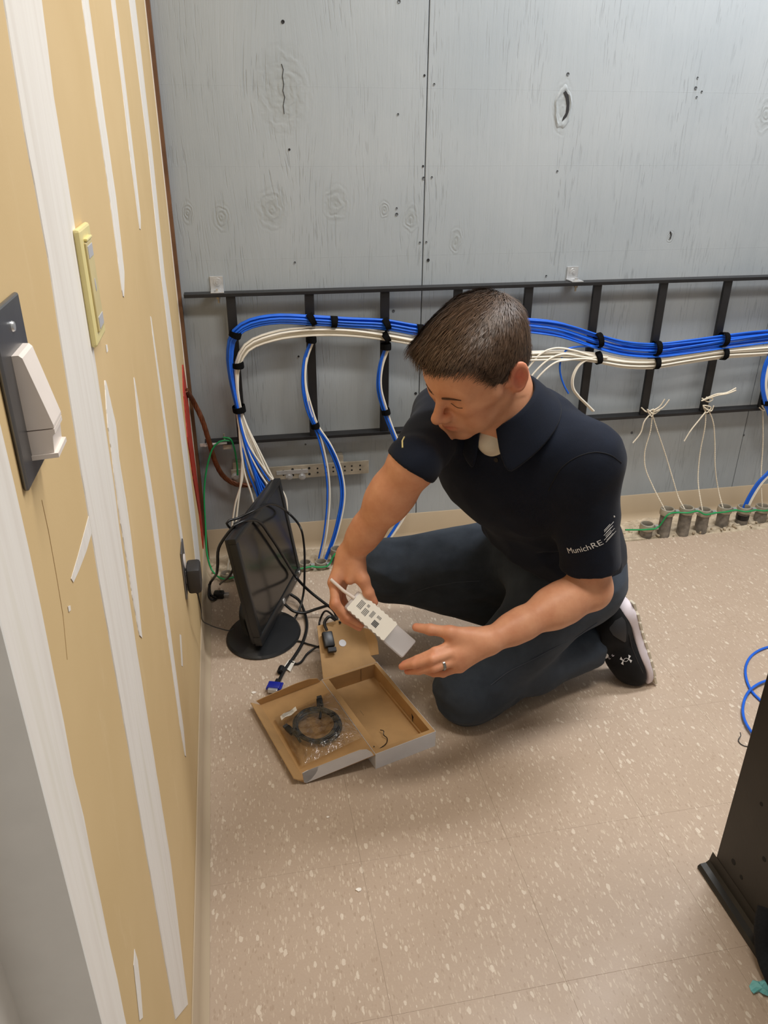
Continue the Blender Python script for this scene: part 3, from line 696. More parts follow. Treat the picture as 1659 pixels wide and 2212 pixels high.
knot('string_knot', [[(1516,860,-.06),(1530,868,-.066),(1540,862,-.06),(1526,858,-.068)],[(1520,880,-.05),(1526,892,-.066),(1536,880,-.066),(1518,876,-.066),(1536,888,-.066),(1542,876,-.06)],[(1515,866,-.066),(1545,852,-.075),(1570,848,-.08),(1590,838,-.082)],[(1515,866,-.066),(1550,854,-.078),(1572,850,-.084),(1590,843,-.086)],[(1524,890,-.066),(1512,905,-.068),(1492,930,-.07),(1478,953,-.07)]], 'white string knotted on the lower rail under the seventh rung')
knot('string_knot', [[(1640,880,-.06),(1650,887,-.068),(1660,880,-.06),(1646,876,-.068),(1656,890,-.066)]], 'white string knot at the right end of the lower rail')

# ================================================================ left wall fittings
def Lw(u, v, x): return at(u, v, X=x)
# grey steel plate with pale lever cover
q = [Lw(u, v, WX+.003) for u, v in ((38,628),(59,760),(99,960),(62,1050),(0,660))]
y1 = float(q[0][1]); ztp = float(q[0][2]); zbt = float(q[3][2]); y0 = y1-.0715
pl = thing('wall_plate', (WX, (y0+y1)/2, zbt), 'grey steel wall plate holding a pale wedge-shaped cover, near the doorway', 'wall plate')
y1 = float(Lw(50,700,WX+.003)[1]); y0 = y1-.072; ztp = float(Lw(38,628,WX+.003)[2]); zbt = ztp-.1145
MB().box((WX+.0002, y0, zbt), (WX+.004, y1, ztp), .0016).build('plate', 'steel_plate', pl)
for zz in (zbt+.012, ztp-.016):
    MB().lathe((WX+.004, (y0+y1)/2+.004, zz), (1,0,0), [(.0036,0),(.0030,.0014),(.0001,.0016)], 12).build('screw', 'zinc', pl, smooth=30)
ym = (y0+y1)/2+.004; hw = .017
zt_, zb_ = ztp-.031, zbt+.013
prof = [(0,zt_),(.004,zt_),(.006,zt_-.002),(.0165,zt_-.048),(.0165,zt_-.050),(0,zt_-.050)]
def wedge(prof, hw, mat, name, sh=.35):
    n = len(prof); mb = MB(); A = []; B = []
    for x, z in prof:
        k = 1-sh*(x/.034)
        A.append((WX+.004+x, ym-hw*k, z)); B.append((WX+.004+x, ym+hw*k, z))
    mb.add(A+B, [tuple(range(n)), tuple(range(n, 2*n))[::-1]]+[(i, (i+1) % n, n+(i+1) % n, n+i) for i in range(n)])
    return mb.build(name, mat, pl)
wedge(prof, hw, 'light_plastic', 'cover')
wedge([(0,zt_-.0508),(.0165,zt_-.0508),(.0165,zt_-.054),(.0148,zt_-.055),(.0138,zb_+.003),(0,zb_+.003)], hw, 'light_plastic', 'cover_foot')
wedge([(0,zb_+.0032),(.0165,zb_+.0032),(.0165,zb_),(0,zb_)], hw*1.10, 'light_plastic', 'cover_lip')
# ivory dimmer plate
y0 = float(Lw(165,495,WX+.004)[1]); 
ys0 = float(Lw(180,600,WX+.004)[1]); zt2 = float(Lw(183,481,WX+.004)[2]); zb2 = zt2-.1145
sw = thing('switch_plate', (WX, ys0+.03, zb2), 'ivory plastic switch plate with grey inserts on the drywall', 'wall plate')
MB().box((WX+.0002, ys0, zb2), (WX+.007, ys0+.070, zt2), .003).build('frame', 'ivory_plastic', sw)
plain('ivory_dull', (204,188,138), .45, var=.05)
MB().box((WX+.006, ys0+.016, zb2+.012), (WX+.0092, ys0+.054, zt2-.014), .0015).build('paddle', 'ivory_dull', sw)
MB().box((WX+.0085, ys0+.020, zt2-.030), (WX+.0097, ys0+.050, zt2-.018), .0004).build('insert', 'pad_grey', sw)
MB().box((WX+.0085, ys0+.020, zb2+.015), (WX+.0097, ys0+.050, zb2+.027), .0004).build('insert', 'pad_grey', sw)
MB().box((WX+.006, ys0+.018, zt2-.0135), (WX+.0105, ys0+.052, zt2-.0105), .001).build('ridge', 'ivory_plastic', sw)
MB().ball((WX+.0093, ys0+.034, (zt2+zb2)/2), (.0006,.003,.007), 8, 6).build('wear_mark', 'pad_grey', sw)
# duplex outlet with black plug-in adapter
yo = float(Lw(392,1190,WX+.003)[1]); zo = float(Lw(392,1190,WX+.003)[2])
ol = thing('outlet_plate', (WX, yo+.0, zo-.114), 'grey steel outlet plate low on the drywall wall', 'outlet')
MB().box((WX+.0002, yo-.012, zo-.1145), (WX+.004, yo+.058, zo), .0015).build('plate', 'steel_plate', ol)
for dz in (.038, .077): MB().lathe((WX+.004, yo+.023, zo-dz), (1,0,0), [(.016,0),(.016,.0016),(.0001,.0018)], 20).build('socket', 'light_plastic', ol, smooth=30)
MB().lathe((WX+.004, yo+.023, zo-.057), (1,0,0), [(.003,0),(.0028,.001),(.0001,.0012)], 10).build('screw', 'zinc', ol)
plain('adapter_black', (44,42,42), .5, var=.1)
ad = thing('power_adapter', (WX+.03, yo+.02, zo-.112), 'black square plug-in power adapter on the outlet', 'power adapter')
MB().box((WX+.0062, yo-.004, zo-.108), (WX+.036, yo+.050, zo-.048), .007).build('housing', 'adapter_black', ad, smooth=30)
MB().cyl((WX+.024, yo+.023, zo-.108), (WX+.024, yo+.023, zo-.122), .0045, .003, n=10).build('strain_relief', 'adapter_black', ad)
c = [np.array([WX+.024, yo+.023, zo-.121]), np.array([WX+.027, yo+.023, zo-.16])] + [at(u, v, Y=y) for u, v, y in ((437,1340,-.80),(452,1350,-.74),(475,1358,-.68))] + [at(497,1362,Y=-.62), at(505,1358,Y=-.60)]
MB().tube(spline(c, 50), .0016, 6).build('cord', 'rubber_black', ad, smooth=60)
# ================================================================ things on the floor
plain('monitor_black', (30,31,33), .36, var=.1, scale=15, bump=.04, bscale=500)
plain('screen_dark', (26,25,24), .16, var=.08, scale=4)
plain('silver_paint', (190,190,190), .3, .6, var=.05)
plain('kraft', (180,143,96), .78, var=.10, scale=18, bump=.15, bscale=160)
plain('carton_white', (216,216,220), .5, var=.03)
plain('paper_white', (232,228,218), .6, var=.03)
plain('ink_grey', (120,118,116), .7, var=.1)
plain('ink_dark', (60,60,62), .7, var=.1)
plain('plug_blue', (26,38,150), .35, var=.1)
plain('teal_paper', (120,190,190), .7, var=.12, scale=60)
def atp(u, v, p0, n):
    r = ray(u, v); return CAM + r*(((np.array(p0)-CAM)@n)/(r@n))
def mat_film(name, tint, alpha, rough=.12):
    s = NT(name); tr = s.n('ShaderNodeBsdfTransparent'); tr.inputs[0].default_value = (*tint, 1)
    gl = s.n('ShaderNodeBsdfGlossy'); gl.inputs['Roughness'].default_value = rough; gl.inputs[0].default_value = (.9,.9,.9,1)
    p = s.coord('pos'); bmp = s.bump(s.noise(p, 55, 3, .6), .9, .006); s.l(bmp, gl.inputs['Normal'])
    fr = s.n('ShaderNodeFresnel'); fr.inputs[0].default_value = 1.45; s.l(bmp, fr.inputs['Normal'])
    mx = s.n('ShaderNodeMixShader'); s.l(s.math('ADD', s.math('MULTIPLY', fr.outputs[0], .9), alpha, clamp=True), mx.inputs[0]); s.l(tr.outputs[0], mx.inputs[1]); s.l(gl.outputs[0], mx.inputs[2])
    s.l(mx.outputs[0], s.out.inputs[0]); MATS[name] = s.m
mat_film('clear_bag', (.93,.92,.90), .05)
# ---------------------------------------------------------------- monitor
ma = np.array([.143,-.589,.032]); mbb = np.array([.287,-.22,.032]); ME = nrm(mbb-ma); MW = np.linalg.norm(mbb-ma); n0 = np.array([ME[1],-ME[0],0]); tt = math.radians(9)
MN = n0*math.cos(tt)+np.array([0,0,1])*math.sin(tt); MU = -n0*math.sin(tt)+np.array([0,0,1])*math.cos(tt); MH = .333
AX = np.array([ME, MU, MN])
def mp(x, y, z=0): return ma + ME*x + MU*y + MN*z           # x along bottom, y up, z out of the screen
mon = thing('monitor', (.165,-.455,0), 'black flat panel monitor on an oval base with cords draped over it', 'monitor')
def mbox(x0, x1, y0, y1, z0, z1, bev): return MB().obox(mp((x0+x1)/2, (y0+y1)/2, (z0+z1)/2), ((x1-x0)/2, (y1-y0)/2, (z1-z0)/2), AX, bev)
bz = MB()
for (x0,x1,y0,y1) in ((0,MW,0,.030),(0,MW,MH-.017,MH),(0,.017,.029,MH-.016),(MW-.017,MW,.029,MH-.016)):
    bz.obox(mp((x0+x1)/2,(y0+y1)/2,-.011), ((x1-x0)/2,(y1-y0)/2,.011), AX, .003)
bz.build('bezel', 'monitor_black', mon, smooth=30)
mbox(.016, MW-.016, .028, MH-.015, -.006, -.0035, 0).build('screen', 'screen_dark', mon)
mbox(.002, MW-.002, .002, MH-.002, -.034, -.0205, .006).build('back_shell', 'monitor_black', mon, smooth=30)
mbox(.06, MW-.06, .05, MH-.06, -.062, -.033, .014).build('back_bulge', 'monitor_black', mon, smooth=30)
c = mp(MW*.53, .0145, .0002); MB().lathe(c, MN, [(.0095,0),(.009,.0012),(.0001,.0014)], 22).build('emblem', 'silver_paint', mon, smooth=30)
c = mp(MW*.955, .016, .0002); MB().lathe(c, MN, [(.0058,0),(.0052,.0015),(.0001,.0018)], 16).build('power_button', 'silver_paint', mon, smooth=30)
for q in (.88, .83): MB().ball(mp(MW*q, .014, .0004), (.0016,.0016,.0008), 8, 6).build('menu_button', 'silver_paint', mon)
bc = np.array([.150,-.49,0]); bs = MB(); 
prof = [(.0001,.0005),(.120,.0005),(.1215,.004),(.116,.010),(.07,.0165),(.0001,.018)]
for r_, h_ in [(0,0)]: pass
n = 40; vs = []
for r_, h_ in prof: vs += [bc + r_*(ME*math.cos(t)*.98+n0*math.sin(t)*.86) + np.array([0,0,h_]) for t in np.linspace(0, 2*math.pi, n, endpoint=False)]
bs.add(vs, [(j*n+i, j*n+(i+1) % n, (j+1)*n+(i+1) % n, (j+1)*n+i) for j in range(len(prof)-1) for i in range(n)]); bs.build('base', 'monitor_black', mon, smooth=40)
# curved neck from the base up behind the panel
nk = spline([bc-n0*.030+ME*.03+[0,0,.014], bc-n0*.055+ME*.05+[0,0,.06], mp(MW/2,.09,-.075), mp(MW/2,.15,-.062)], 18); cols = []
for k, p in enumerate(nk):
    wv = .068-.012*math.sin(k/17*math.pi)
    cols.append([p-ME*wv, p-ME*wv*.92-n0*.014, p+ME*wv*.92-n0*.014, p+ME*wv, p+ME*wv*.9+n0*.008, p-ME*wv*.9+n0*.008])
V = [q for c_ in cols for q in c_]; m = 6
MB().add(V, [(k*m+i, k*m+(i+1) % m, (k+1)*m+(i+1) % m, (k+1)*m+i) for k in range(17) for i in range(m)]+[tuple(range(m))[::-1], tuple(range(17*m, 18*m))]).build('neck', 'monitor_black', mon, smooth=40)
# cords
def onM(u, v, off): return atp(u, v, ma+MN*off, MN)
plain('cord_black', (20,20,21), .38, var=.15)
def cord(pts, r, lab, n=110): return cable('cord', pts, r, 'cord_black', lab, 'cord', None, n, 8)
cord([at(468,1292,Z=.01), at(455,1285,Z=.012), at(453,1262,Z=.03), at(461,1250,Z=.06), at(470,1222,Y=-.50), at(472,1185,Y=-.50), at(490,1155,Y=-.50), at(513,1128,Y=-.49), mp(.062,MH+.006,-.03), mp(.085,MH+.008,-.008), onM(556,1125,.006), onM(585,1160,.008), onM(618,1212,.008), onM(640,1247,.012), at(672,1280,Y=-.42), at(700,1302,Y=-.46), at(720,1318,Y=-.5), at(727,1340,Y=-.56), at(722,1368,Y=-.62)], .0042, 'thick black cord draped over the near top corner of the monitor')
cord([at(475,1262,Z=.02), at(505,1225,Y=-.47), at(520,1170,Y=-.44), mp(.078,MH+.012,-.05), mp(.11,MH+.0075,-.03), mp(.14,MH+.012,.004), onM(590,1089,.012), onM(625,1110,.02), at(650,1142,Y=-.34), at(657,1180,Y=-.34), at(658,1230,Y=-.36), at(655,1285,Y=-.38), at(643,1325,Y=-.42), at(620,1352,Y=-.45), at(600,1361,Y=-.46), at(588,1359,Y=-.46)], .0034, 'thinner black cord looping over the monitor top and back to its base')
cord([at(628,1284,Z=.03), at(645,1296,Z=.02), at(656,1318,Z=.012), at(663,1350,Z=.006), at(655,1385,Z=.005), at(636,1418,Z=.005), at(615,1447,Z=.006), at(603,1470,Z=.008), at(597,1482,Z=.010)], .0046, 'black video cord running across the floor to the blue connector')
cord([at(616,1306,Z=.04), at(634,1320,Z=.03), at(655,1324,Z=.022), at(685,1315,Z=.03), at(712,1308,Z=.045), at(726,1318,Z=.06), at(728,1338,Z=.085)], .0042, 'black cord curving from the monitor base to the raised carton flap')
cord([at(735,1345,Z=.12), at(700,1322,Z=.06), at(690,1345,Z=.03), at(700,1390,Z=.03), at(680,1400,Z=.010), at(664,1412,Z=.005), at(650,1430,Z=.005), at(640,1434,Z=.005), at(625,1428,Z=.005)], .0030, 'thin black lead coming down beside the carton flap to the floor')
cord([at(617,1400,Z=.004), at(640,1385,Z=.004), at(668,1392,Z=.004), at(690,1398,Z=.004)], .0024, 'thin grey-black lead lying flat near the white cord tag')
cord([at(452,1262,Z=.03), at(452,1290,Z=.012), at(459,1296,Z=.008), at(466,1293,Z=.006), at(475,1285,Z=.006)], .0036, 'black cord end bending into the power plug by the wall')
# ferrite / plug / tag
p = at(607,1447,Z=.009); t_ = nrm(at(600,1466,Z=.009)-at(613,1436,Z=.009))
ct = thing('video_connector', at(592,1490,Z=.0), 'blue video connector with silver shell at the end of a cord', 'connector')
q = at(593,1483,Z=.012); y_ = np.cross([0,0,1.], t_); A_ = np.array([t_, y_, [0,0,1.]])
MB().obox(q, (.013,.0155,.0075), A_, .003).build('hood', 'plug_blue', ct, smooth=30)
MB().obox(q+t_*.0165, (.0045,.0125,.0055), A_, .0015).build('shell', 'zinc', ct)
for s_ in (-1, 1):
    MB().cyl(q+y_*s_*.0165-t_*.016, q+y_*s_*.0165+t_*.012, .0034, n=12).build('thumb_screw', 'plug_blue', ct)
MB().cyl(q-t_*.012, q-t_*.028, .0055, .0046, n=12).build('strain_relief', 'cord_black', ct)
fb = MB().lathe(p-t_*.012, t_, [(.0045,0),(.0085,.002),(.009,.012),(.0085,.022),(.0045,.024)], 16).build('ferrite_bead', 'cord_black', smooth=40); tag(fb, 'black ferrite bulge on the video cord above the blue connector', 'ferrite bead')
g = [at(u, v, Z=.004) for u, v in ((624,1425),(638,1432),(627,1451),(613,1441))]; g[1] = g[1]+[0,0,.004]
tg = MB().prism(g, (0,0,.0006)).build('cord_tag', 'paper_white'); tag(tg, 'small white paper tag on the thin lead by the carton', 'tag')
pw = thing('power_plug', at(485,1284,Z=0), 'black three prong power plug lying by the left baseboard', 'plug')
pa, pb = at(473,1284,Z=.011), at(492,1284,Z=.011); d_ = nrm(pb-pa); y_ = np.cross([0,0,1.], d_); A_ = np.array([d_, y_, [0,0,1.]])
MB().obox(pa, (.016,.012,.0105), A_, .005).build('body', 'cord_black', pw, smooth=30)
for s_ in (-1, 1): MB().obox(pa+d_*.022+y_*s_*.006, (.008,.0008,.003), A_).build('prong', 'zinc', pw)
MB().cyl(pa+d_*.015, pa+d_*.031, .0024, n=8).build('prong', 'zinc', pw)
# ---------------------------------------------------------------- mailer carton
FL = np.array([.3695,-1.0605,0]); FR = np.array([.5205,-1.0145,0]); BX = nrm(FR-FL); BY = np.array([-BX[1],BX[0],0]); bw = np.linalg.norm(FR-FL); bl = .297; bh = .045; UZ = np.array([0,0,1.])
AB = np.array([BX, BY, UZ])
def bp(x, y, z): return FL+BX*x+BY*y+UZ*z
box = thing('mailer_carton', bp(bw/2, bl/2, 0), 'open white mailer carton with brown kraft inside, lid thrown back', 'box')
def bbox(x0,x1,y0,y1,z0,z1,name,mat,bev=.0004): return MB().obox(bp((x0+x1)/2,(y0+y1)/2,(z0+z1)/2), ((x1-x0)/2,(y1-y0)/2,(z1-z0)/2), AB, bev).build(name, mat, box)
bbox(0,bw,0,bl,.0004,.003,'bottom_panel','kraft')
bbox(0,.017,.004,bl-.003,.003,bh-.001,'side_wall','kraft',.001); bbox(-.0006,.0002,0,bl,.0004,bh-.001,'outer_face','carton_white',0)
bbox(bw-.010,bw,.004,bl-.003,.003,bh,'side_wall','kraft',.001); bbox(bw-.0002,bw+.0006,0,bl,.0004,bh,'outer_face','carton_white',0)
bbox(0,bw,0,.012,.003,bh-.0005,'end_wall','kraft',.001); bbox(0,bw,-.0007,.0002,.0004,bh,'outer_face','carton_white',0)
bbox(0,bw,bl-.006,bl,.003,bh,'end_wall','kraft',.001); bbox(0,bw,bl-.0002,bl+.0006,.0004,bh,'outer_face','carton_white',0)
bbox(bw-.014,bw-.0099,.012,bl-.04,.003,.010,'inner_ledge','kraft',.0006)
MB().prism([bp(bw-.0102,.085,.026), bp(bw-.0102,.088,.008), bp(bw-.0102,.094,.030)], -BX*.0004).build('slot', 'pipe_inside', box)
bbox(.108,.1087,bl-.0066,bl-.0058,.006,bh-.001,'crease','ink_dark',0)
bbox(.055,.0555,.17,.19,.0030,.0033,'crease','ink_dark',0)
# lid: panel from the left wall top down to the floor, with end flaps and outer flap
h0, h1 = bp(-.001,0,bh-.002), bp(-.001,bl,bh-.002); o0, o1 = at(661,1690,Z=.004), at(574,1545,Z=.004)
o1 = o0 + BY*bl*.985; lz = nrm(np.cross(h1-h0, h0-o0)); lz = lz if lz[2] > 0 else -lz
def slab(pts, th, nv, name, mats):
    P_ = [np.array(q) for q in pts]; n_ = len(P_); nv = np.array(nv); mb = MB()
    mb.cur = 0; mb.add(P_+[q-nv*th for q in P_], [tuple(range(n_))]+[(i, (i+1) % n_, n_+(i+1) % n_, n_+i) for i in range(n_)])
    mb.cur = 1; mb.add([q-nv*(th+.0001) for q in P_], [tuple(range(n_))]); return mb.build(name, mats, box, fix=False)
slab([h0, o0, o1, h1], .0022, lz, 'lid_panel', ['kraft','carton_white'])
ld = nrm(h0-o0)                                    # across the lid towards the hinge
fh = .036
# near end flap (white outside seen), rounded at the hinge side
top_ = [o0+lz*.006-ld*.004] + [o0+ld*x+lz*z for x, z in ((0,fh*.92),(.02,fh),(.11,fh),(.135,fh*.98),(.150,fh*.8),(.158,fh*.4),(.160,.002))] + [o0]
slab(top_[::-1], .0018, -BY*-1.0, 'end_flap', ['kraft','carton_white'])
slab([o0+ld*x-BY*.0006+lz*z for x, z in ((-.004,.004),(0,fh*.92),(.012,fh*.98),(.038,fh*.96),(.030,fh*.55),(.014,.006),(0,0))], .0012, BY, 'corner_tab', ['carton_white','carton_white'])
top2 = [o1, o1+lz*fh*.45-ld*.006] + [o1+ld*x+lz*z for x, z in ((.02,fh*.52),(.10,fh*.66),(.135,fh*.62),(.155,fh*.4),(.160,.002))]
slab(top2, .0018, -BY, 'end_flap', ['kraft','carton_white'])
of = -ld*.020+lz*.022
slab([o0, o0+of+BY*.004, o1+of-BY*.004, o1], .0018, nrm(np.cross(BY, of)*-1) if nrm(np.cross(BY, of)*-1)[2] > 0 else nrm(np.cross(BY, of)), 'outer_flap', ['kraft','carton_white'])
# raised flap at the far end with a round sticker
b0, b1 = bp(.004,bl,bh), bp(bw-.002,bl,bh)
tl_ = at(683,1352,Z=.122); fl_dir = tl_-b0; fl_dir -= BX*(fl_dir@BX); fn = nrm(np.cross(fl_dir, BX)); fn = fn if fn@(CAM-b0) > 0 else -fn
def fp(u, v, off=0.): return atp(u, v, b0+fn*off, fn)
slab([b0, b1, b1+fl_dir*.04, fp(801,1416), fp(785,1356), fp(765,1340), fp(735,1338), fp(685,1352)], .0022, fn, 'raised_flap', ['kraft','carton_white'])
er = [fp(801,1416), fp(816,1417)+fn*.012, fp(812,1390)+fn*.016, fp(803,1366)+fn*.014, fp(785,1356)]
slab(er, .0018, fn, 'ear_flap', ['kraft','carton_white'])
sc_ = fp(740,1389,.0006); e2 = np.cross(fn, BX); MB().prism([sc_+.0098*(BX*math.cos(t)+e2*math.sin(t)) for t in np.linspace(0, 2*math.pi, 28, endpoint=False)], fn*.0004).build('round_sticker', 'carton_white', box)
# black wire tie in the tray
o = MB().tube(spline([bp(*q) for q in ((.006,.020,bh+.004),(.012,.030,.030),(.014,.034,.022),(.035,.044,.010),(.058,.055,.008),(.066,.068,.008),(.062,.078,.012),(.066,.085,.016),(.064,.098,.010))], 60), .0011, 6).build('wire_tie', 'cord_black', smooth=60); tag(o, 'thin black wire tie left lying inside the carton tray', 'wire tie')
# bagged cable on the lid
lc = o0+ld*.088+BY*.140+lz*.006
def lp_(x, y, z): return lc+ld*x+BY*y+lz*z
cb = thing('coiled_cable', lp_(0,0,-.004), 'coiled black cable inside the clear bag on the carton lid', 'cable')
for k in range(5):
    t = np.linspace(0, 2*math.pi, 48); r1 = .051+.0045*math.sin(k*2.1); z = .004+.0035*k/1.5
    cx, cy = .003*math.sin(k*1.7), .003*math.cos(k*2.3)
    MB().tube([lp_(cx+r1*.92*math.cos(a), cy+r1*1.04*math.sin(a), z+.0025*math.sin(2*a+k)) for a in t], .0034, 8, caps=False).build('coil', 'cord_black', cb, smooth=60)
for (x, y, dx, dy) in ((.036,.062,.35,1.0),(-.060,.012,-.2,.9)):
    d_ = nrm(ld*dx+BY*dy); a_ = lp_(x, y, .012); sd = np.cross(lz, d_)
    MB().obox(a_, (.014,.0075,.0045), np.array([d_, sd, lz]), .002).build('plug', 'cord_black', cb, smooth=30)
    MB().obox(a_+d_*.018, (.005,.006,.0028), np.array([d_, sd, lz]), .0006).build('plug_shell', 'ink_dark', cb)
    MB().tube([a_-d_*.012, a_-d_*.03, a_-d_*.05-ld*.004], [.004,.0034,.0033], 8).build('lead', 'cord_black', cb)
gx = np.linspace(-.078, .078, 26); gy = np.linspace(-.092, .088, 30); hm = np.zeros((26,30))
for i, x in enumerate(gx):
    for j, y in enumerate(gy):
        e = max(abs(x)/.078, abs(y)/.09); r_ = math.hypot(x/.052, y/.056)
        hm[i,j] = .001+.0165*max(0, 1-e**6)*(.55+.45*math.exp(-((r_-1)/.35)**2))+.0022*math.sin(x*150+y*90)*math.sin(y*120-x*60)*(1-e**4)
sk = lambda x, y: (x+.02*y, y+.10*x)
mb = MB(); ii = np.arange(26*30).reshape(26,30)
mb.add([lp_(*sk(x, y), hm[i,j]+.002) for i, x in enumerate(gx) for j, y in enumerate(gy)], [(ii[i,j], ii[i+1,j], ii[i+1,j+1], ii[i,j+1]) for i in range(25) for j in range(29)])
bag = thing('plastic_bag', lp_(0,0,-.0045), 'clear plastic bag with a white label on the carton lid', 'bag')
mb.build('film', 'clear_bag', bag, smooth=80)
mb = MB(); lab = []
for i in range(9):
    x = -.066+.044*i/8; lab.append((x, .047+.010*i/8))
mb.add([lp_(x, y, .0195+.002*math.sin(x*200)) for x, y in lab]+[lp_(x+.002, y+.014, .0195+.002*math.sin(x*200)) for x, y in lab], [(i, i+1, 10+i, 9+i) for i in range(8)])
lo = mb.build('label', 'paper_white', bag)
for q in range(3):
    mb = MB().tube([lp_(-.060+.03*i/3, .052+.0035*q+.007*i/3, .0215+.001*math.sin(i)) for i in range(4)], .0005, 4); mb.build('print_line', 'ink_grey', lo) if False else None
    o = mb.build('print_line', 'ink_grey', None); o.parent = lo; o.location = tuple(np.array(o.location)-wloc(lo))
# dark plug hanging against the raised flap
hp = thing('hanging_plug', fp(708,1385,.012), 'dark cable plug resting against the raised carton flap', 'plug')
d_ = nrm(fp(716,1408,.012)-fp(704,1352,.012)); sd = np.cross(fn, d_); A_ = np.array([d_, sd, fn])
MB().obox(fp(709,1382,.012), (.022,.014,.008), A_, .004).build('body', 'cord_black', hp, smooth=30)
MB().obox(fp(717,1404,.012), (.006,.011,.006), A_, .001).build('shell', 'ink_dark', hp)
MB().tube(spline([fp(706,1362,.012), fp(701,1345,.014), fp(712,1332,.02), fp(725,1340,.014)], 20), .0042, 8).build('lead', 'cord_black', hp)
# ---------------------------------------------------------------- rack upright on the right
plain('rack_black', (40,37,32), .45, .2, var=.18, scale=12, bump=.12, bscale=120)
RX = .972; ry0, ry1 = -1.452, -1.80
rk = thing('equipment_rack_post', (RX+.03, (ry0+ry1)/2, 0), 'black steel rack upright standing at the right edge', 'rack')
MB().box((RX, ry1, .004), (RX+.004, ry0, 2.1), .0008).build('web', 'rack_black', rk)
MB().box((RX+.0042, ry0-.004, .004), (RX+.075, ry0, 2.1), .0008).build('flange', 'rack_black', rk)
MB().box((RX+.0042, ry1, .004), (RX+.075, ry1+.004, 2.1), .0008).build('flange', 'rack_black', rk)
n = 8; pr = [(RX-.0005,.0008),(RX-.026,.0008),(RX-.0265,.006),(RX-.022,.011),(RX-.010,.0125),(RX-.004,.018),(RX-.0005,.040)]
MB().prism([(x, ry0+.012, z) for x, z in pr], (0, ry1-ry0-.05, 0)).build('base_angle', 'rack_black', rk)
for u, v, r_ in ((1584,1862,.0055),(1601,1895,.0042),(1650,1856,.0045),(1644,1737,.0036),(1641,1965,.004)):
    p = at(u, v, X=RX-.0004)
    MB().lathe((RX-.0004, p[1], p[2]), (-1,0,0), [(.0001,.0002),(r_,.0002),(r_*1.1,-.0003)], 14).build('hole', 'pipe_inside', rk)
plain('fuzzy_black', (16,18,22), .95, var=.3, scale=200, bump=.8, bscale=500)
p = at(1652,2015,X=RX-.012); mb = MB(); mb.tube(spline([(RX-.012,p[1]+.015,p[2]+.045),(RX-.022,p[1],p[2]+.02),(RX-.026,p[1]-.025,p[2]-.02),(RX-.03,p[1]-.06,.016),(RX-.03,p[1]-.12,.014)], 30), .013, 10, flat=.6)
o = mb.build('loose_strap', 'fuzzy_black', smooth=60); tag(o, 'black fuzzy strap hanging at the foot of the rack upright', 'strap')
# teal scrap of paper
g = [(1618,2130),(1626,2117),(1640,2120),(1655,2114),(1690,2120),(1695,2150),(1660,2152),(1650,2148),(1640,2142),(1628,2146),(1622,2140)]
mb = MB(); cen = at(1648,2134,Z=.010); P_ = [at(u, v, Z=.001+.007*((k*7) % 5)/5) for k, (u, v) in enumerate(g)]
mid = [(q+cen)/2+[0,0,.005*math.sin(k*2.4)] for k, q in enumerate(P_)]; n = len(P_)
mb.add(P_+mid+[cen], [(i, (i+1) % n, n+(i+1) % n, n+i) for i in range(n)]+[(n+i, n+(i+1) % n, 2*n) for i in range(n)])
o = mb.build('paper_scrap', 'teal_paper'); tag(o, 'crumpled teal paper scrap on the floor beside the rack', 'paper')
so = o.modifiers.new('thickness', 'SOLIDIFY'); so.thickness = .0006
# blue cable loops and wire tie by the rack
for pts, lab in (([(1720,1392),(1659,1398),(1626,1414),(1611,1440),(1613,1470),(1625,1495),(1642,1512),(1680,1545),(1740,1560),(1800,1520),(1800,1440),(1760,1405),(1720,1392)], 'blue network cable loop on the floor, upper strand behind the rack'),
                 ([(1690,1465),(1648,1473),(1619,1492),(1606,1520),(1606,1548),(1618,1574),(1640,1598),(1690,1625),(1760,1630),(1810,1590),(1805,1510),(1750,1470),(1690,1465)], 'blue network cable loop on the floor, lower strand behind the rack')):
    cable('blue_network_cable', [at(u, v, Z=.0038+(.005 if 'lower' in lab else 0)) for u, v in pts], .0036, 'blue_jacket', lab, 'cable', 'blue cable loops by the rack')
cable('wire_tie', [at(u, v, Z=z) for u, v, z in ((1599,1582,.012),(1600,1590,.008),(1595,1598,.004),(1599,1606,.002),(1608,1611,.002),(1625,1614,.002))], .0011, 'cord_black', 'thin black wire tie on the floor beside the rack', 'wire tie', None, 40)
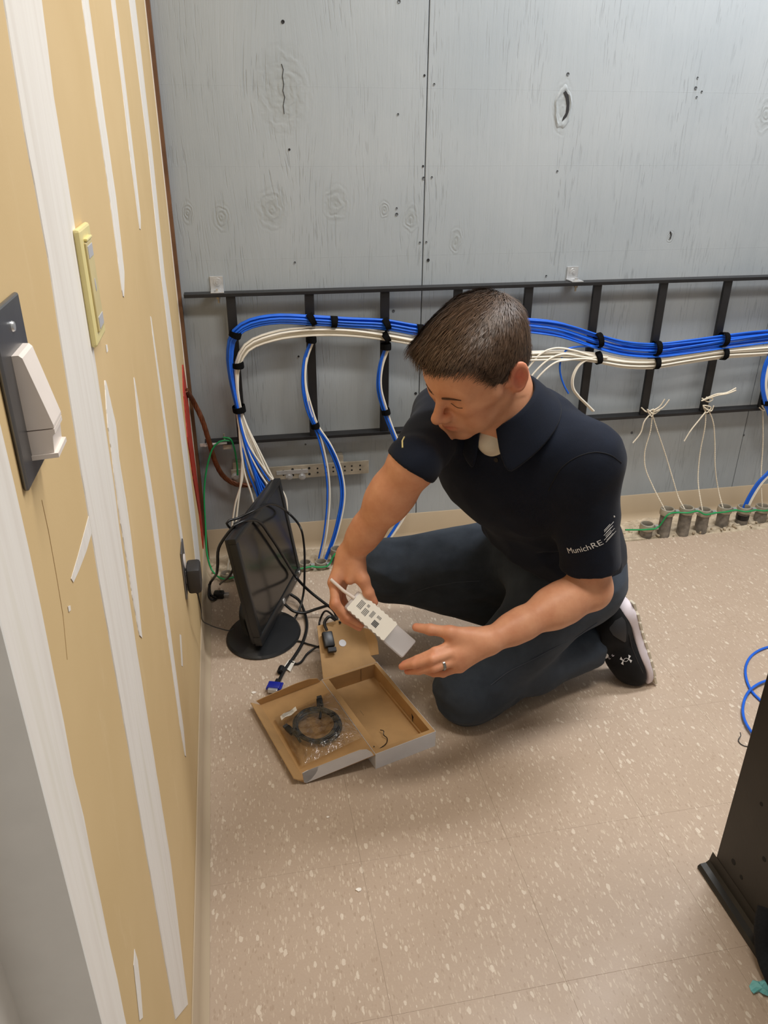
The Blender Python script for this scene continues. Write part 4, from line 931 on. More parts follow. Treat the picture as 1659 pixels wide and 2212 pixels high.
# ================================================================ signed-distance modelling for the man
class SDF:
    def __init__(s, lo, hi, h):
        s.lo = np.array(lo, float); s.h = h; s.n = np.ceil((np.array(hi)-s.lo)/h).astype(int)+1
        s.g = np.full(s.n, 1.0, np.float32)
    def sub(s, lo, hi):
        a = np.clip(np.floor((np.array(lo)-s.lo)/s.h).astype(int), 0, s.n); b = np.clip(np.ceil((np.array(hi)-s.lo)/s.h).astype(int)+1, 0, s.n)
        sl = tuple(slice(x, y) for x, y in zip(a, b)); ax = [s.lo[i]+s.h*np.arange(a[i], b[i]) for i in range(3)]
        X, Y, Z = np.meshgrid(*ax, indexing='ij', sparse=False)
        return sl, np.stack([X, Y, Z], -1).astype(np.float32)
    def put(s, sl, d, k, op):
        g = s.g[sl]
        if g.size == 0: return
        if op == 'add':
            if k <= 0: s.g[sl] = np.minimum(g, d)
            else:
                q = np.maximum(k-np.abs(g-d), 0)/k; s.g[sl] = np.minimum(g, d)-q*q*k*.25
        else:
            d = -d
            if k <= 0: s.g[sl] = np.maximum(g, d)
            else:
                q = np.maximum(k-np.abs(g-d), 0)/k; s.g[sl] = np.maximum(g, d)+q*q*k*.25
    def cap(s, a, b, ra, rb=None, k=.02, op='add', sq=None):
        """tapered capsule; sq = (axis, factor) flattens it along a world axis vector"""
        rb = ra if rb is None else rb; a = np.array(a, float); b = np.array(b, float); r = max(ra, rb)+k+3*s.h
        if sq is not None: r *= max(1, sq[1])
        sl, P = s.sub(np.minimum(a, b)-r, np.maximum(a, b)+r)
        if P.size == 0: return s
        ab = b-a; pa = P-a.astype(np.float32); t = np.clip((pa@ab.astype(np.float32))/(ab@ab), 0, 1); v = pa-t[...,None]*ab.astype(np.float32)
        if sq is not None:
            n = np.array(sq[0], np.float32); n /= np.linalg.norm(n); c = (v@n); v = v + (c*(1/sq[1]-1))[...,None]*n
        d = np.linalg.norm(v, axis=-1)-(ra+(rb-ra)*t)
        if sq is not None: d = d*min(1, sq[1])
        s.put(sl, d, k, op); return s
    def ell(s, c, r, A=None, k=.02, op='add'):
        c = np.array(c, float); r = np.array(r, float); A = np.eye(3) if A is None else np.array(A, float); R = max(r)+k+3*s.h
        sl, P = s.sub(c-R, c+R)
        if P.size == 0: return s
        q = (P-c.astype(np.float32))@A.T.astype(np.float32); k0 = np.linalg.norm(q/r.astype(np.float32), axis=-1); k1 = np.linalg.norm(q/(r*r).astype(np.float32), axis=-1)
        s.put(sl, k0*(k0-1)/np.maximum(k1, 1e-6), k, op); return s
    def box(s, c, h, A=None, rd=.005, k=.01, op='add'):
        c = np.array(c, float); h = np.array(h, float); A = np.eye(3) if A is None else np.array(A, float); R = np.linalg.norm(h)+k+3*s.h
        sl, P = s.sub(c-R, c+R)
        if P.size == 0: return s
        q = np.abs((P-c.astype(np.float32))@A.T.astype(np.float32))-(h-rd).astype(np.float32)
        d = np.linalg.norm(np.maximum(q, 0), axis=-1)+np.minimum(q.max(-1), 0)-rd
        s.put(sl, d, k, op); return s
    def cut(s, p, n, k=0., lo=None, hi=None):
        """remove everything on the side n points to (inside an optional box)"""
        lo = s.lo if lo is None else lo; hi = s.lo+s.h*s.n if hi is None else hi
        sl, P = s.sub(lo, hi); d = (P-np.array(p, np.float32))@nrm(n).astype(np.float32)
        s.put(sl, -d, k, 'sub'); return s
    def fn(s, lo, hi, f, k=.0, op='add'):
        sl, P = s.sub(lo, hi); s.put(sl, f(P).astype(np.float32), k, op); return s
    def mesh(s, smooth=0):
        """naive surface nets"""
        g = s.g; ins = g < 0
        mixed = np.zeros(tuple(np.array(g.shape)-1), bool); base = ins[:-1,:-1,:-1]
        for i in (0,1):
            for j in (0,1):
                for k in (0,1):
                    if i+j+k: mixed |= ins[i:g.shape[0]-1+i, j:g.shape[1]-1+j, k:g.shape[2]-1+k] != base
        cells = np.argwhere(mixed); vid = np.full(mixed.shape, -1, np.int32); vid[mixed] = np.arange(len(cells))
        acc = np.zeros((len(cells), 3)); cnt = np.zeros(len(cells)); cx, cy, cz = cells.T
        cor = [(i,j,k) for i in (0,1) for j in (0,1) for k in (0,1)]
        val = {c: g[cx+c[0], cy+c[1], cz+c[2]].astype(float) for c in cor}
        for c in cor:
            for ax in range(3):
                if c[ax]: continue
                e = list(c); e[ax] = 1; e = tuple(e); va, vb = val[c], val[e]; m = (va < 0) != (vb < 0)
                t = np.where(m, va/np.where(m, va-vb, 1), 0); p = np.array(c, float)+0*acc; p[:,ax] += t
                acc[m] += p[m]; cnt[m] += 1
        V = (cells+acc/cnt[:,None])*s.h+s.lo; F = []
        for ax in range(3):
            o1, o2 = [(1,2),(2,0),(0,1)][ax]
            n = list(g.shape); sa = [slice(0,n[0]),slice(0,n[1]),slice(0,n[2])]; sa[ax] = slice(0,n[ax]-1); sb = list(sa); sb[ax] = slice(1,n[ax])
            ch = ins[tuple(sa)] != ins[tuple(sb)]; E = np.argwhere(ch)
            E = E[(E[:,o1] > 0) & (E[:,o2] > 0) & (E[:,o1] < n[o1]-1) & (E[:,o2] < n[o2]-1)]
            d1 = np.zeros(3, int); d1[o1] = 1; d2 = np.zeros(3, int); d2[o2] = 1
            q = np.stack([vid[tuple((E-d1-d2).T)], vid[tuple((E-d2).T)], vid[tuple(E.T)], vid[tuple((E-d1).T)]], 1)
            fl = ~ins[tuple(E.T)]; q[fl] = q[fl][:, ::-1]; F.append(q)
        F = np.vstack(F); F = F[(F >= 0).all(1)]
        if smooth:
            for _ in range(smooth):
                sm = np.zeros_like(V); ct = np.zeros(len(V))
                for i in range(4):
                    a, b = F[:,i], F[:,(i+1) % 4]
                    np.add.at(sm, a, V[b]); np.add.at(ct, a, 1); np.add.at(sm, b, V[a]); np.add.at(ct, b, 1)
                V = V*.4+.6*sm/np.maximum(ct, 1)[:,None]
        return V, F
def mesh_obj(name, V, F, mat, parent, smooth=True):
    me = bpy.data.meshes.new(name); V = V-wloc(parent)
    me.vertices.add(len(V)); me.vertices.foreach_set('co', np.ascontiguousarray(V, np.float32).ravel())
    me.loops.add(F.size); me.loops.foreach_set('vertex_index', np.ascontiguousarray(F, np.int32).ravel())
    me.polygons.add(len(F)); me.polygons.foreach_set('loop_start', np.arange(0, F.size, F.shape[1], dtype=np.int32))
    me.polygons.foreach_set('use_smooth', np.ones(len(F), bool)); me.update(calc_edges=True); me.validate()
    me.materials.append(MATS[mat] if isinstance(mat, str) else mat)
    o = bpy.data.objects.new(name, me); COL.objects.link(o); o.parent = parent; return o
def vnormals(V, F):
    n = np.cross(V[F[:,2]]-V[F[:,0]], V[F[:,3]]-V[F[:,1]]) if F.shape[1] == 4 else np.cross(V[F[:,1]]-V[F[:,0]], V[F[:,2]]-V[F[:,0]])
    N = np.zeros_like(V)
    for i in range(F.shape[1]): np.add.at(N, F[:,i], n)
    return N/np.maximum(np.linalg.norm(N, axis=1), 1e-12)[:,None]
# ================================================================ the kneeling man
def mat_skin():
    s = NT('skin'); p = s.coord('pos')
    c = s.ramp(s.noise(p, 28, 4, .6), [(.3, lin((203,141,107))), (.7, lin((219,161,126)))])
    at_ = s.n('ShaderNodeAttribute', attribute_name='flush')
    c = s.mix(s.math('MULTIPLY', at_.outputs['Fac'], .75), c, lin((206,104,84)))
    at2 = s.n('ShaderNodeAttribute', attribute_name='beard')
    c = s.mix(s.math('MULTIPLY', at2.outputs['Fac'], .35), c, lin((150,112,88)))
    s.done(c, .5, 0, s.bump(s.noise(p, 420, 3), .12, .0006)); s.b.inputs['Specular IOR Level'].default_value = .35
    s.b.inputs['Subsurface Weight'].default_value = .12; s.b.inputs['Subsurface Radius'].default_value = (.012,.005,.003); s.b.inputs['Subsurface Scale'].default_value = .6
    MATS['skin'] = s.m
mat_skin()
plain('hair_brown', (76,57,42), .45, var=.3, scale=90, spec=.4)
plain('brow_brown', (84,60,44), .7, var=.2)
plain('hair_dark', (50,37,28), .55, var=.3, scale=90, spec=.3)
def mat_cloth(name, c1, c2, nscale, weave):
    s = NT(name); p = s.coord('pos')
    c = s.ramp(s.noise(p, nscale, 5, .6), [(.35, lin(c1)), (.68, lin(c2))])
    h = s.math('ADD', s.noise(p, weave, 2), s.math('MULTIPLY', s.noise(p, 40, 3), .6))
    s.done(c, .85, 0, s.bump(h, .25, .0012)); s.b.inputs['Specular IOR Level'].default_value = .2
    s.b.inputs['Sheen Weight'].default_value = .05; s.b.inputs['Sheen Roughness'].default_value = .5
    MATS[name] = s.m
mat_cloth('polo_navy', (13,18,30), (18,26,42), 6, 900)
mat_cloth('denim', (42,49,58), (66,74,85), 5, 700)
mat_cloth('undershirt_white', (214,204,184), (228,219,200), 12, 900)
mat_cloth('shoe_mesh', (12,12,13), (20,20,22), 30, 800)
plain('shoe_overlay', (34,34,37), .5, var=.1)
plain('midsole', (222,212,218), .55, var=.04)
plain('outsole', (206,196,176), .6, var=.08)
plain('sock', (226,226,228), .9, var=.04, bump=.5, bscale=500)
plain('thread_white', (222,222,224), .6, var=.04)
plain('ring_metal', (150,150,148), .2, .95)

def cv(r, u, t): return _R*r+_U*u-_F*t            # direction: right, up, towards the viewer
J = {'Lsh': at(1262,1000,d=1.55), 'Rsh': at(962,900,d=1.69), 'Lel': at(1278,1270,d=1.68), 'Lwr': at(1058,1384,d=1.58),
     'Rel': at(893,1000,d=1.475), 'Rwr': at(756,1198,d=1.62), 'Lkn': np.array([.625,-.925,.078]), 'Lan': np.array([1.02,-.84,.115]),
     'Lhip': np.array([.915,-.86,.335]), 'Rhip': np.array([.93,-.70,.34]), 'Rkn': at(838,1228,Z=.25), 'C7': at(1158,872,d=1.60)}
HC = at(1026,788,d=1.455)
hf = nrm(cv(-.69,-.69,.21)); hu = cv(-.30,.56,.77); hu = nrm(hu-hf*(hu@hf)); hl = np.cross(hu, hf)*1.0
hl = nrm(hl); HA = np.array([hl, hf, hu])            # head axes: left, forward, up
def hp_(x, y, z): return HC + hl*x + hf*y + hu*z
PC = (J['Lhip']+J['Rhip'])/2; MS = (J['Lsh']+J['Rsh'])/2
man = thing('person', (.80,-.86,0), 'man in navy polo shirt and dark jeans kneeling and unpacking a small gadget', 'person')
SL = nrm(J['Lsh']-J['Rsh']); SU = nrm(J['C7']-PC); SU = nrm(SU-SL*(SU@SL)); SF = np.cross(SL, SU); SF = SF if SF@hf > 0 else -SF
TA = np.array([SL, SF, SU])
HLx = nrm(J['Lhip']-J['Rhip'])
PF = nrm(np.cross([0,0,1.], HLx)); PF = PF if PF[0] < 0 else -PF; PU = np.cross(HLx, PF); PU = PU if PU[2] > 0 else -PU; PA = np.array([HLx, PF, PU])
lerp = lambda a, b, t: np.array(a)+(np.array(b)-np.array(a))*t

# ---------------------------------------------------------------- body (one continuous surface)
B = SDF((.24,-1.34,.24), (1.10,-.58,1.10), .0026)
def head(B):
    e = lambda c, r, k=.02, op='add', A=None: B.ell(hp_(*c), r, HA if A is None else A, k, op)
    c = lambda a, b, ra, rb=None, k=.015, op='add': B.cap(hp_(*a), hp_(*b), ra, rb, k, op)
    e((0,-.014,.032), (.0745,.097,.086)); e((0,.036,.035), (.066,.058,.058), .03); e((0,.026,-.030), (.061,.064,.078), .03)
    e((0,.040,-.072), (.048,.048,.040), .03)
    for s in (-1, 1):
        c((s*.057,-.002,-.050), (s*.016,.076,-.101), .014, .013, .03)
        c((s*.040,.068,-.020), (s*.061,.028,-.014), .016, .014, .03)
        e((s*.033,.052,-.062), (.024,.026,.030), .025)
        c((s*.010,.084,.020), (s*.042,.070,.017), .010, .009, .02)
        e((s*.031,.101,-.0045), (.019,.017,.0105), .012, 'sub')
        e((s*.031,.0715,-.004), (.0145,.0165,.0125), .008)
    e((0,.083,-.104), (.017,.014,.013), .02)
    c((0,.088,.008), (0,.114,-.030), .0068, .0095, .014); e((0,.1195,-.036), (.0105,.0100,.0088), .010)
    for s in (-1, 1):
        e((s*.0120,.105,-.040), (.0080,.0110,.0078), .008); e((s*.0065,.111,-.0465), (.0032,.0055,.0035), .003, 'sub')
    # mouth
    e((0,.086,-.066), (.026,.017,.020), .02)
    c((-.018,.094,-.0640), (0,.1040,-.0610), .0050, .0068, .006); c((.018,.094,-.0640), (0,.1040,-.0610), .0050, .0068, .006)
    c((-.013,.094,-.0735), (.013,.094,-.0735), .0062, .0062, .008); e((0,.1005,-.0745), (.013,.0065,.0065), .006)
    c((-.021,.0985,-.0685), (0,.1100,-.0680), .0020, .0024, .002, 'sub'); c((.021,.0985,-.0685), (0,.1100,-.0680), .0020, .0024, .002, 'sub')
    # ears
    for s in (-1, 1):
        out = nrm(hl*s*.88+hf*.40); A = np.array([out, nrm(np.cross(hu, out)), hu])
        up = nrm(hu*.97-hf*.22); A = np.array([out, nrm(np.cross(up, out)), up])
        ec = hp_(s*.0830,-.026,-.012)
        B.ell(ec, (.0080,.0200,.0345), A, .008); B.ell(ec-A[2]*.024+out*-.003, (.0075,.010,.012), A, .008)
        B.ell(ec+out*.0072-A[2]*.001, (.0080,.0125,.0235), A, .003, 'sub'); B.cap(ec+A[2]*.016+out*.001, ec-A[2]*.012+out*.001-hf*.004, .0030, .0030, .004)
        B.ell(ec+out*.0035-A[2]*.006, (.0055,.0050,.0065), A, .004, 'sub'); B.ell(hp_(s*.0745,-.004,-.016), (.005,.0055,.008), HA, .006)
head(B)
# neck and trunk
nb = J['C7']; nt = hp_(0,-.030,-.045)
nfr = at(1100,905,d=1.565)                          # middle of the neck base
B.cap(nfr, nt, .058, .055, .03); B.cap(lerp(nfr, nt, .1)+SF*.02, hp_(0,.010,-.075), .044, .040, .03)
B.cap(nfr-SF*.02, hp_(0,-.055,-.03), .045, .046, .03)
chest = MS-SU*.10-SF*.0; belly = lerp(PC, chest, .45)-SF*.005
B.ell(chest, (.160,.098,.155), TA, .04); B.ell(belly, (.138,.100,.150), TA, .05); B.ell(PC+PU*.05, (.140,.095,.09), PA, .05)
B.cap(nfr-SU*.03, J['Lsh']-SL*.02, .046, .044, .04); B.cap(nfr-SU*.03, J['Rsh']+SL*.02, .046, .044, .04)
def arm(B, sh, el, wr, nrmw):
    B.cap(sh, el, .048, .037, .03); B.cap(lerp(sh, el, .45), lerp(sh, el, .75), .043, .041, .03)
    B.ell(el, (.038,.038,.039), None, .02)
    B.cap(lerp(el, wr, .04), lerp(el, wr, .38), .0415, .0405, .03); B.cap(lerp(el, wr, .30), lerp(el, wr, .78), .0405, .0300, .03); B.cap(lerp(el, wr, .7), wr, .0315, .0268, .02)
arm(B, J['Lsh'], J['Lel'], J['Lwr'], None); arm(B, J['Rsh'], J['Rel'], J['Rwr'], None)
def hand(B, wr, F, T, palm_r=.0135):
    """F: four fingers as lists of (MCP, PIP, DIP, TIP) points, T: thumb (CMC, MCP, IP, TIP)"""
    for i, f in enumerate(F):
        B.cap(lerp(wr, f[0], .06), f[0], .0170 if i < 3 else .0155, .0118, .018)
        if i: B.cap(lerp(wr, lerp(f[0], F[i-1][0], .5), .35), lerp(f[0], F[i-1][0], .5), .0155, .0112, .012)
    for i, f in enumerate(F):
        r0 = (.0096,.0098,.0094,.0084)[i]
        B.cap(f[0], f[1], r0*1.08, r0, .006); B.ell(f[1], (r0*1.06,)*3, None, .003); B.cap(f[1], f[2], r0*.97, r0*.88, .003); B.cap(f[2], f[3], r0*.88, r0*.76, .003)
    B.cap(lerp(wr, T[0], .3), T[1], .0190, .0135, .02); B.cap(T[0], lerp(T[1], F[0][0], .45), .0145, .0085, .014)
    B.cap(T[1], T[2], .0125, .0110, .008); B.ell(T[2], (.0115,)*3, None, .004); B.cap(T[2], T[3], .0112, .0088, .004)
LF = [[at(988,1390,d=1.572), at(940,1408,d=1.552), at(902,1424,d=1.560), at(874,1434,d=1.575)],
      [at(984,1408,d=1.562), at(934,1424,d=1.540), at(896,1435,d=1.552), at(868,1440,d=1.570)],
      [at(986,1427,d=1.562), at(938,1442,d=1.546), at(905,1449,d=1.560), at(880,1450,d=1.580)],
      [at(994,1441,d=1.575), at(957,1454,d=1.580), at(937,1455,d=1.595), at(918,1450,d=1.612)]]
LT = [at(1018,1374,d=1.570), at(972,1366,d=1.560), at(930,1360,d=1.568), at(899,1355,d=1.582)]
RF = [[at(721,1258,d=1.600), at(725,1304,d=1.585), at(750,1333,d=1.592), at(780,1350,d=1.605)],
      [at(725,1260,d=1.622), at(722,1306,d=1.612), at(745,1338,d=1.618), at(776,1356,d=1.630)],
      [at(732,1258,d=1.643), at(728,1302,d=1.638), at(748,1332,d=1.642), at(778,1352,d=1.650)],
      [at(741,1254,d=1.662), at(738,1290,d=1.662), at(754,1316,d=1.666), at(778,1336,d=1.672)]]
RT_ = [at(772,1222,d=1.600), at(784,1252,d=1.588), at(796,1280,d=1.592), at(808,1301,d=1.600)]
hand(B, J['Lwr'], LF, LT); hand(B, J['Rwr'], RF, RT_)
V, F = B.mesh(1)
body = mesh_obj('body', V, F, 'skin', man); tag(body, 'bare arms, hands, neck and face')
# flush (ears, lips, nose, fingertips) and stubble as point attributes of the skin colour
L_ = (V-HC)@HA.T
def blob(c, r): return np.exp(-(((L_-np.array(c))/np.array(r))**2).sum(1))
fl_ = 1.1*blob((.085,-.026,-.010),(.014,.024,.036))+1.1*blob((-.085,-.026,-.010),(.014,.024,.036))+1.0*blob((0,.104,-.068),(.021,.016,.0095))+.35*blob((0,.113,-.034),(.016,.014,.014))+.22*blob((.045,.055,-.03),(.025,.03,.022))+.22*blob((-.045,.055,-.03),(.025,.03,.022))
for f in LF+RF+[LT, RT_]:
    for q, a in ((3,.5),(2,.25),(1,.3),(0,.2)): fl_ += a*np.exp(-((V-f[q])**2).sum(1)/.012**2)
bd = .8*np.clip(blob((0,.075,-.088),(.055,.045,.030))+blob((.050,.02,-.06),(.02,.04,.035))+blob((-.050,.02,-.06),(.02,.04,.035))+.7*blob((0,.1,-.053),(.022,.02,.007)), 0, 1)*(1-np.clip(2*blob((0,.102,-.066),(.020,.014,.009)), 0, 1))
for nm, arr in (('flush', fl_), ('beard', bd)):
    a = body.data.attributes.new(nm, 'FLOAT', 'POINT'); a.data.foreach_set('value', np.clip(arr, 0, 1).astype(np.float32))
bvh_body = BVHTree.FromPolygons([tuple(v) for v in V], [tuple(int(i) for i in f) for f in F])
def snap(p, dirn, dist=.08):
    """first body surface point met from p+dirn*dist looking back along -dirn"""
    h = bvh_body.ray_cast(Vector(np.array(p)+np.array(dirn)*dist), Vector(-np.array(dirn)), dist*2); return None if h[0] is None else np.array(h[0])
# ---------------------------------------------------------------- brows, lids, nails, ring
for s in (-1, 1):
    mb = MB(); pts = []
    for t in np.linspace(0, 1 if s > 0 else .7, 9):
        p = snap(hp_(s*(.014+.034*t), .06, .0125+.005*math.sin(t*2.4)-.004*t), hf, .1)
        if p is not None: pts.append(p+hf*.0006)
    r_ = np.interp(np.linspace(0,1,len(pts)), [0,.3,1], [.0034,.0042,.0014])*(1 if s > 0 else .5); mb.tube(pts, r_, 6, flat=.6).build('eyebrow', 'brow_brown', body, smooth=60)
    mb = MB(); pts = []
    for t in np.linspace(0, 1, 9):
        p = snap(hp_(s*(.018+.027*t), .06, -.0095-.0030*math.sin(t*math.pi)), hf, .1)
        if p is not None: pts.append(p+hf*.0002)
    mb.tube(pts, .0008, 5).build('eyelash', 'brow_brown', body, smooth=60)
a_, b_ = LF[2][0], LF[2][1]; rc = lerp(a_, b_, .62); MB().lathe(rc-nrm(b_-a_)*.003, nrm(b_-a_), [(.0106,0),(.0116,.001),(.0116,.005),(.0106,.006)], 26, closed=True).build('ring', 'ring_metal', man, smooth=40)

# ---------------------------------------------------------------- hair
H = SDF(HC-.16, HC+.16, .0026)
H.ell(hp_(0,-.014,.036), (.0835,.107,.094), HA, .02); H.ell(hp_(0,.036,.056), (.072,.064,.060), HA, .03); H.ell(hp_(.0,-.062,-.020), (.062,.050,.055), HA, .03)
H.ell(hp_(-.010,.072,.088), (.048,.026,.018), HA, .02)
def hairline(P):
    q = (P-HC.astype(np.float32))@HA.T.astype(np.float32); x, y, z = np.abs(q[...,0]), q[...,1], q[...,2]
    side = np.clip((x-.045)/.02, 0, 1)
    zf = np.interp(y, [-.12,-.085,-.060,-.050,-.014,-.008,.000,.026,.034,.046,.075,.12], [-.085,-.080,-.050,.006,.022,.000,-.020,-.008,.040,.078,.084,.09])
    zm = np.interp(y, [-.12,-.06,0,.04,.075,.12], [-.085,-.08,-.03,.070,.082,.09])
    return (side*zf+(1-side)*zm - z)*.75
H.fn(HC-.17, HC+.17, lambda P: -hairline(P), .004, 'sub')
HV, HF = H.mesh(1); HN = vnormals(HV, HF)
Lh = (HV-HC)@HA.T
wh = np.array([.005,-.075,.105])                    # crown whorl
def comb(L):
    d = L-wh; d[:,1] += .02; d = d + np.array([0,.04,-.02]); return d/np.maximum(np.linalg.norm(d, axis=1), 1e-6)[:,None]
D = comb(Lh.copy())@HA; ph = Lh[:,0]*260+np.sin(Lh[:,1]*90)*1.5; cl = .0012*np.sin(ph+.8*np.sin(Lh[:,2]*140))+.0008*np.sin(Lh[:,0]*520+Lh[:,1]*120)
HV2 = HV+HN*(cl*np.clip((Lh[:,2]+.02)/.05, 0, 1))[:,None]
hair = mesh_obj('hair', HV2, HF, 'hair_dark', man); tag(hair, 'short brown hair swept forward')
# strands combed from the crown
cen = HV[HF].mean(1); nn = np.cross(HV[HF[:,2]]-HV[HF[:,0]], HV[HF[:,3]]-HV[HF[:,1]]); ar = np.linalg.norm(nn, axis=1); nn /= np.maximum(ar, 1e-12)[:,None]
Lc = (cen-HC)@HA.T; ok = (nn*(cen-HC)).sum(1) > 0
pr_ = ar*ok*(1+2.0*(Lc[:,2] > .03)); pick = rng.choice(len(cen), 15000, p=pr_/pr_.sum())
c0 = cen[pick]+rng.normal(0, .0012, (15000,3)); n0_ = nn[pick]; l0 = Lc[pick]; dd = comb(l0.copy())@HA; dd += rng.normal(0, .16, dd.shape); dd -= n0_*(dd*n0_).sum(1)[:,None]; dd /= np.maximum(np.linalg.norm(dd, axis=1), 1e-6)[:,None]
ln = np.interp(l0[:,2], [-.07,-.01,.04,.08], [.006,.010,.022,.030])*rng.uniform(.6, 1.25, 15000); ln *= np.where(l0[:,1] > .075, .8, 1); wd_ = rng.uniform(.0006,.0011,15000); lift = rng.uniform(.05,.22,15000)
sdv = np.cross(n0_, dd); vs = []; fs = []
rows = []
for t, lf in ((0,-.05),(.35,.6),(.7,.95),(1,.75)):
    p = c0+dd*(ln*t)[:,None]+n0_*(ln*lift*lf*(.6+.4*t))[:,None]; p -= n0_*(.012*(ln/.03)**2*t*t*.35)[:,None]; wv = wd_*(1-.85*t)
    rows += [p-sdv*wv[:,None], p+sdv*wv[:,None]+n0_*(wv*.5)[:,None]]
SV = np.stack(rows, 1).reshape(-1, 3); b8 = np.arange(15000)[:,None]*8
SF_ = np.concatenate([b8+np.array([2*i,2*i+1,2*i+3,2*i+2]) for i in range(3)], 0)
st = mesh_obj('hair_strands', SV, SF_, 'hair_brown', man); st.parent = hair; tag(st, 'fine brown strands', kind='stuff')
# ---------------------------------------------------------------- polo shirt
def vnoise(V, s, seed):
    g = np.random.default_rng(seed); o = np.zeros(len(V))
    for k in range(5):
        d = g.normal(size=3); d /= np.linalg.norm(d); o += np.sin((V@d)*s*g.uniform(.6,1.5)+g.uniform(0,6.3)+1.2*np.sin((V@g.normal(size=3))*s*.35))
    return o/5
S_ = SDF((.36,-1.30,.18), (1.20,-.54,.98), .004)
S_.ell(chest+SF*.006, (.182,.118,.172), TA, .05); S_.ell(belly+SF*.010-SU*.01, (.160,.122,.170), TA, .06); S_.ell(PC+PU*.03-PF*.005, (.166,.118,.125), PA, .06)
S_.cap(nfr-SU*.028-SF*.01, J['Lsh'], .058, .060, .05); S_.cap(nfr-SU*.028-SF*.01, J['Rsh'], .058, .056, .05)
S_.cap(J['C7']-SU*.050+SF*.005, J['Lsh']+SU*.006-SF*.02, .057, .058, .05); S_.cap(J['C7']-SU*.055+SF*.005, J['Rsh']-SF*.01, .055, .052, .05)
S_.cap(J['C7']-SU*.10-SF*.0, lerp(PC, J['C7'], .35)-SF*.04, .080, .080, .06)
fd_ = nrm(J['Rwr']-J['Rel']); lh, rh = lerp(J['Lsh'], J['Lel'], .80), J['Rel']+fd_*.012
ld_, rd_ = nrm(J['Lel']-J['Lsh']), nrm(fd_*.9+nrm(J['Rel']-J['Rsh'])*.35)
S_.cap(J['Lsh'], lh+ld_*.05, .068, .061, .035); S_.cap(J['Rsh'], J['Rel'], .064, .051, .035); S_.cap(J['Rel'], J['Rel']+fd_*.07, .051, .051, .01)
S_.cut(lh-nrm(ld_+SF*.0)*0, ld_, .003, lh-.10, lh+np.array([.10,.10,.10])); 
S_.cut(rh, rd_, .003, rh-.10, rh+.10)
S_.cap(lh-ld_*.006, lh+ld_*.06, .053, .055, .004, 'sub'); S_.cap(rh-rd_*.008, rh+rd_*.06, .045, .047, .004, 'sub')
nd0 = nrm(nt-nfr)
# hem and neck opening
S_.cut(PC-PU*.035, nrm(-PU+PF*.55), .004)
S_.cap(nfr+nd0*.012, nt, .0635, .064, .006, 'sub')
vb = at(1040,1000,d=1.50)                           # bottom of the open placket
S_.cap(at(1062,915,d=1.50), vb, .036, .001, .004, 'sub')
SV_, SFc = S_.mesh(2); SN = vnormals(SV_, SFc)
torso_w = np.clip(1-np.abs((SV_-belly)@SU)/.25, 0, 1)
nz_ = vnoise(SV_, 42, 1); fold = .009*(.35-np.abs(nz_)*1.0)*(.25+.9*torso_w)+.0025*vnoise(SV_, 95, 2)
SV_ = SV_+SN*fold[:,None]
shirt = mesh_obj('polo_shirt', SV_, SFc, 'polo_navy', man); tag(shirt, 'dark navy short sleeved polo shirt')
bvh_s = BVHTree.FromPolygons([tuple(v) for v in SV_], [tuple(int(i) for i in f) for f in SFc])
def snap_s(p, dirn, dist=.1):
    h = bvh_s.ray_cast(Vector(np.array(p)+np.array(dirn)*dist), Vector(-np.array(dirn)), dist*2); return (None, None) if h[0] is None else (np.array(h[0]), np.array(h[1]))
# undershirt: shows in the open neck
U_ = SDF(nfr-.20, nfr+.20, .0035)
U_.ell(chest+SF*.004, (.166,.109,.160), TA, .05); U_.cap(nfr-SU*.03, J['Lsh']-SL*.03, .050, .048, .05); U_.cap(nfr-SU*.03, J['Rsh']+SL*.03, .050, .046, .05)
U_.cap(nfr, lerp(nfr, nt, .45), .0625, .0600, .02); tp = at(1058,905,d=1.50); U_.cap(nfr-SU*.02, at(1052,955,d=1.545), .056, .018, .03)
U_.cut(lerp(nfr, tp, .9), nrm(nd0*.8+nrm(tp-nfr)*.35), .003); U_.cut(nfr-SU*.16, -SU, 0); U_.cut(nfr+SF*.036, -SF, 0)
UV, UF = U_.mesh(1); ut = mesh_obj('undershirt', UV, UF, 'undershirt_white', man); tag(ut, 'white undershirt in the open neck')
# collar: folded leaf round the neck
nd = nd0; cl_ = nrm(SL-nd*(SL@nd)); cf_ = np.cross(cl_, nd); cf_ = cf_ if cf_@SF > 0 else -cf_
def collar_ring(r, dz, open_, n=44, fx=0.):
    out = []
    for t in np.linspace(-math.pi+open_, math.pi-open_, n):
        # t = 0 is the nape
        out.append(nfr + nd*dz(t) + (cl_*math.sin(t)*r(t)*1.02 - cf_*math.cos(t)*r(t)))
    return np.array(out)
op = .26
front = lambda t: (abs(t)/math.pi)**3
rings = [collar_ring(lambda t: .066, lambda t: .020-.012*front(t), op), collar_ring(lambda t: .0672, lambda t: .058-.034*front(t), op), collar_ring(lambda t: .071, lambda t: .063-.040*front(t), op),
         collar_ring(lambda t: .079, lambda t: .047-.040*front(t), op), collar_ring(lambda t: .092+.012*front(t), lambda t: .016-.045*front(t), op), collar_ring(lambda t: .102+.020*front(t), lambda t: -.002-.065*front(t), op+.10)]
for q in rings[3:]:
    for i in range(len(q)):
        pass
m = len(rings); n = 44; mb = MB(); mb.add(np.vstack(rings), [(j*n+i, j*n+i+1, (j+1)*n+i+1, (j+1)*n+i) for j in range(m-1) for i in range(n-1)])
co = mb.build('collar', 'polo_navy', shirt, smooth=180); md = co.modifiers.new('thickness', 'SOLIDIFY'); md.thickness = .003; md.offset = 1
ss = co.modifiers.new('round', 'SUBSURF'); ss.levels = 1; ss.render_levels = 1
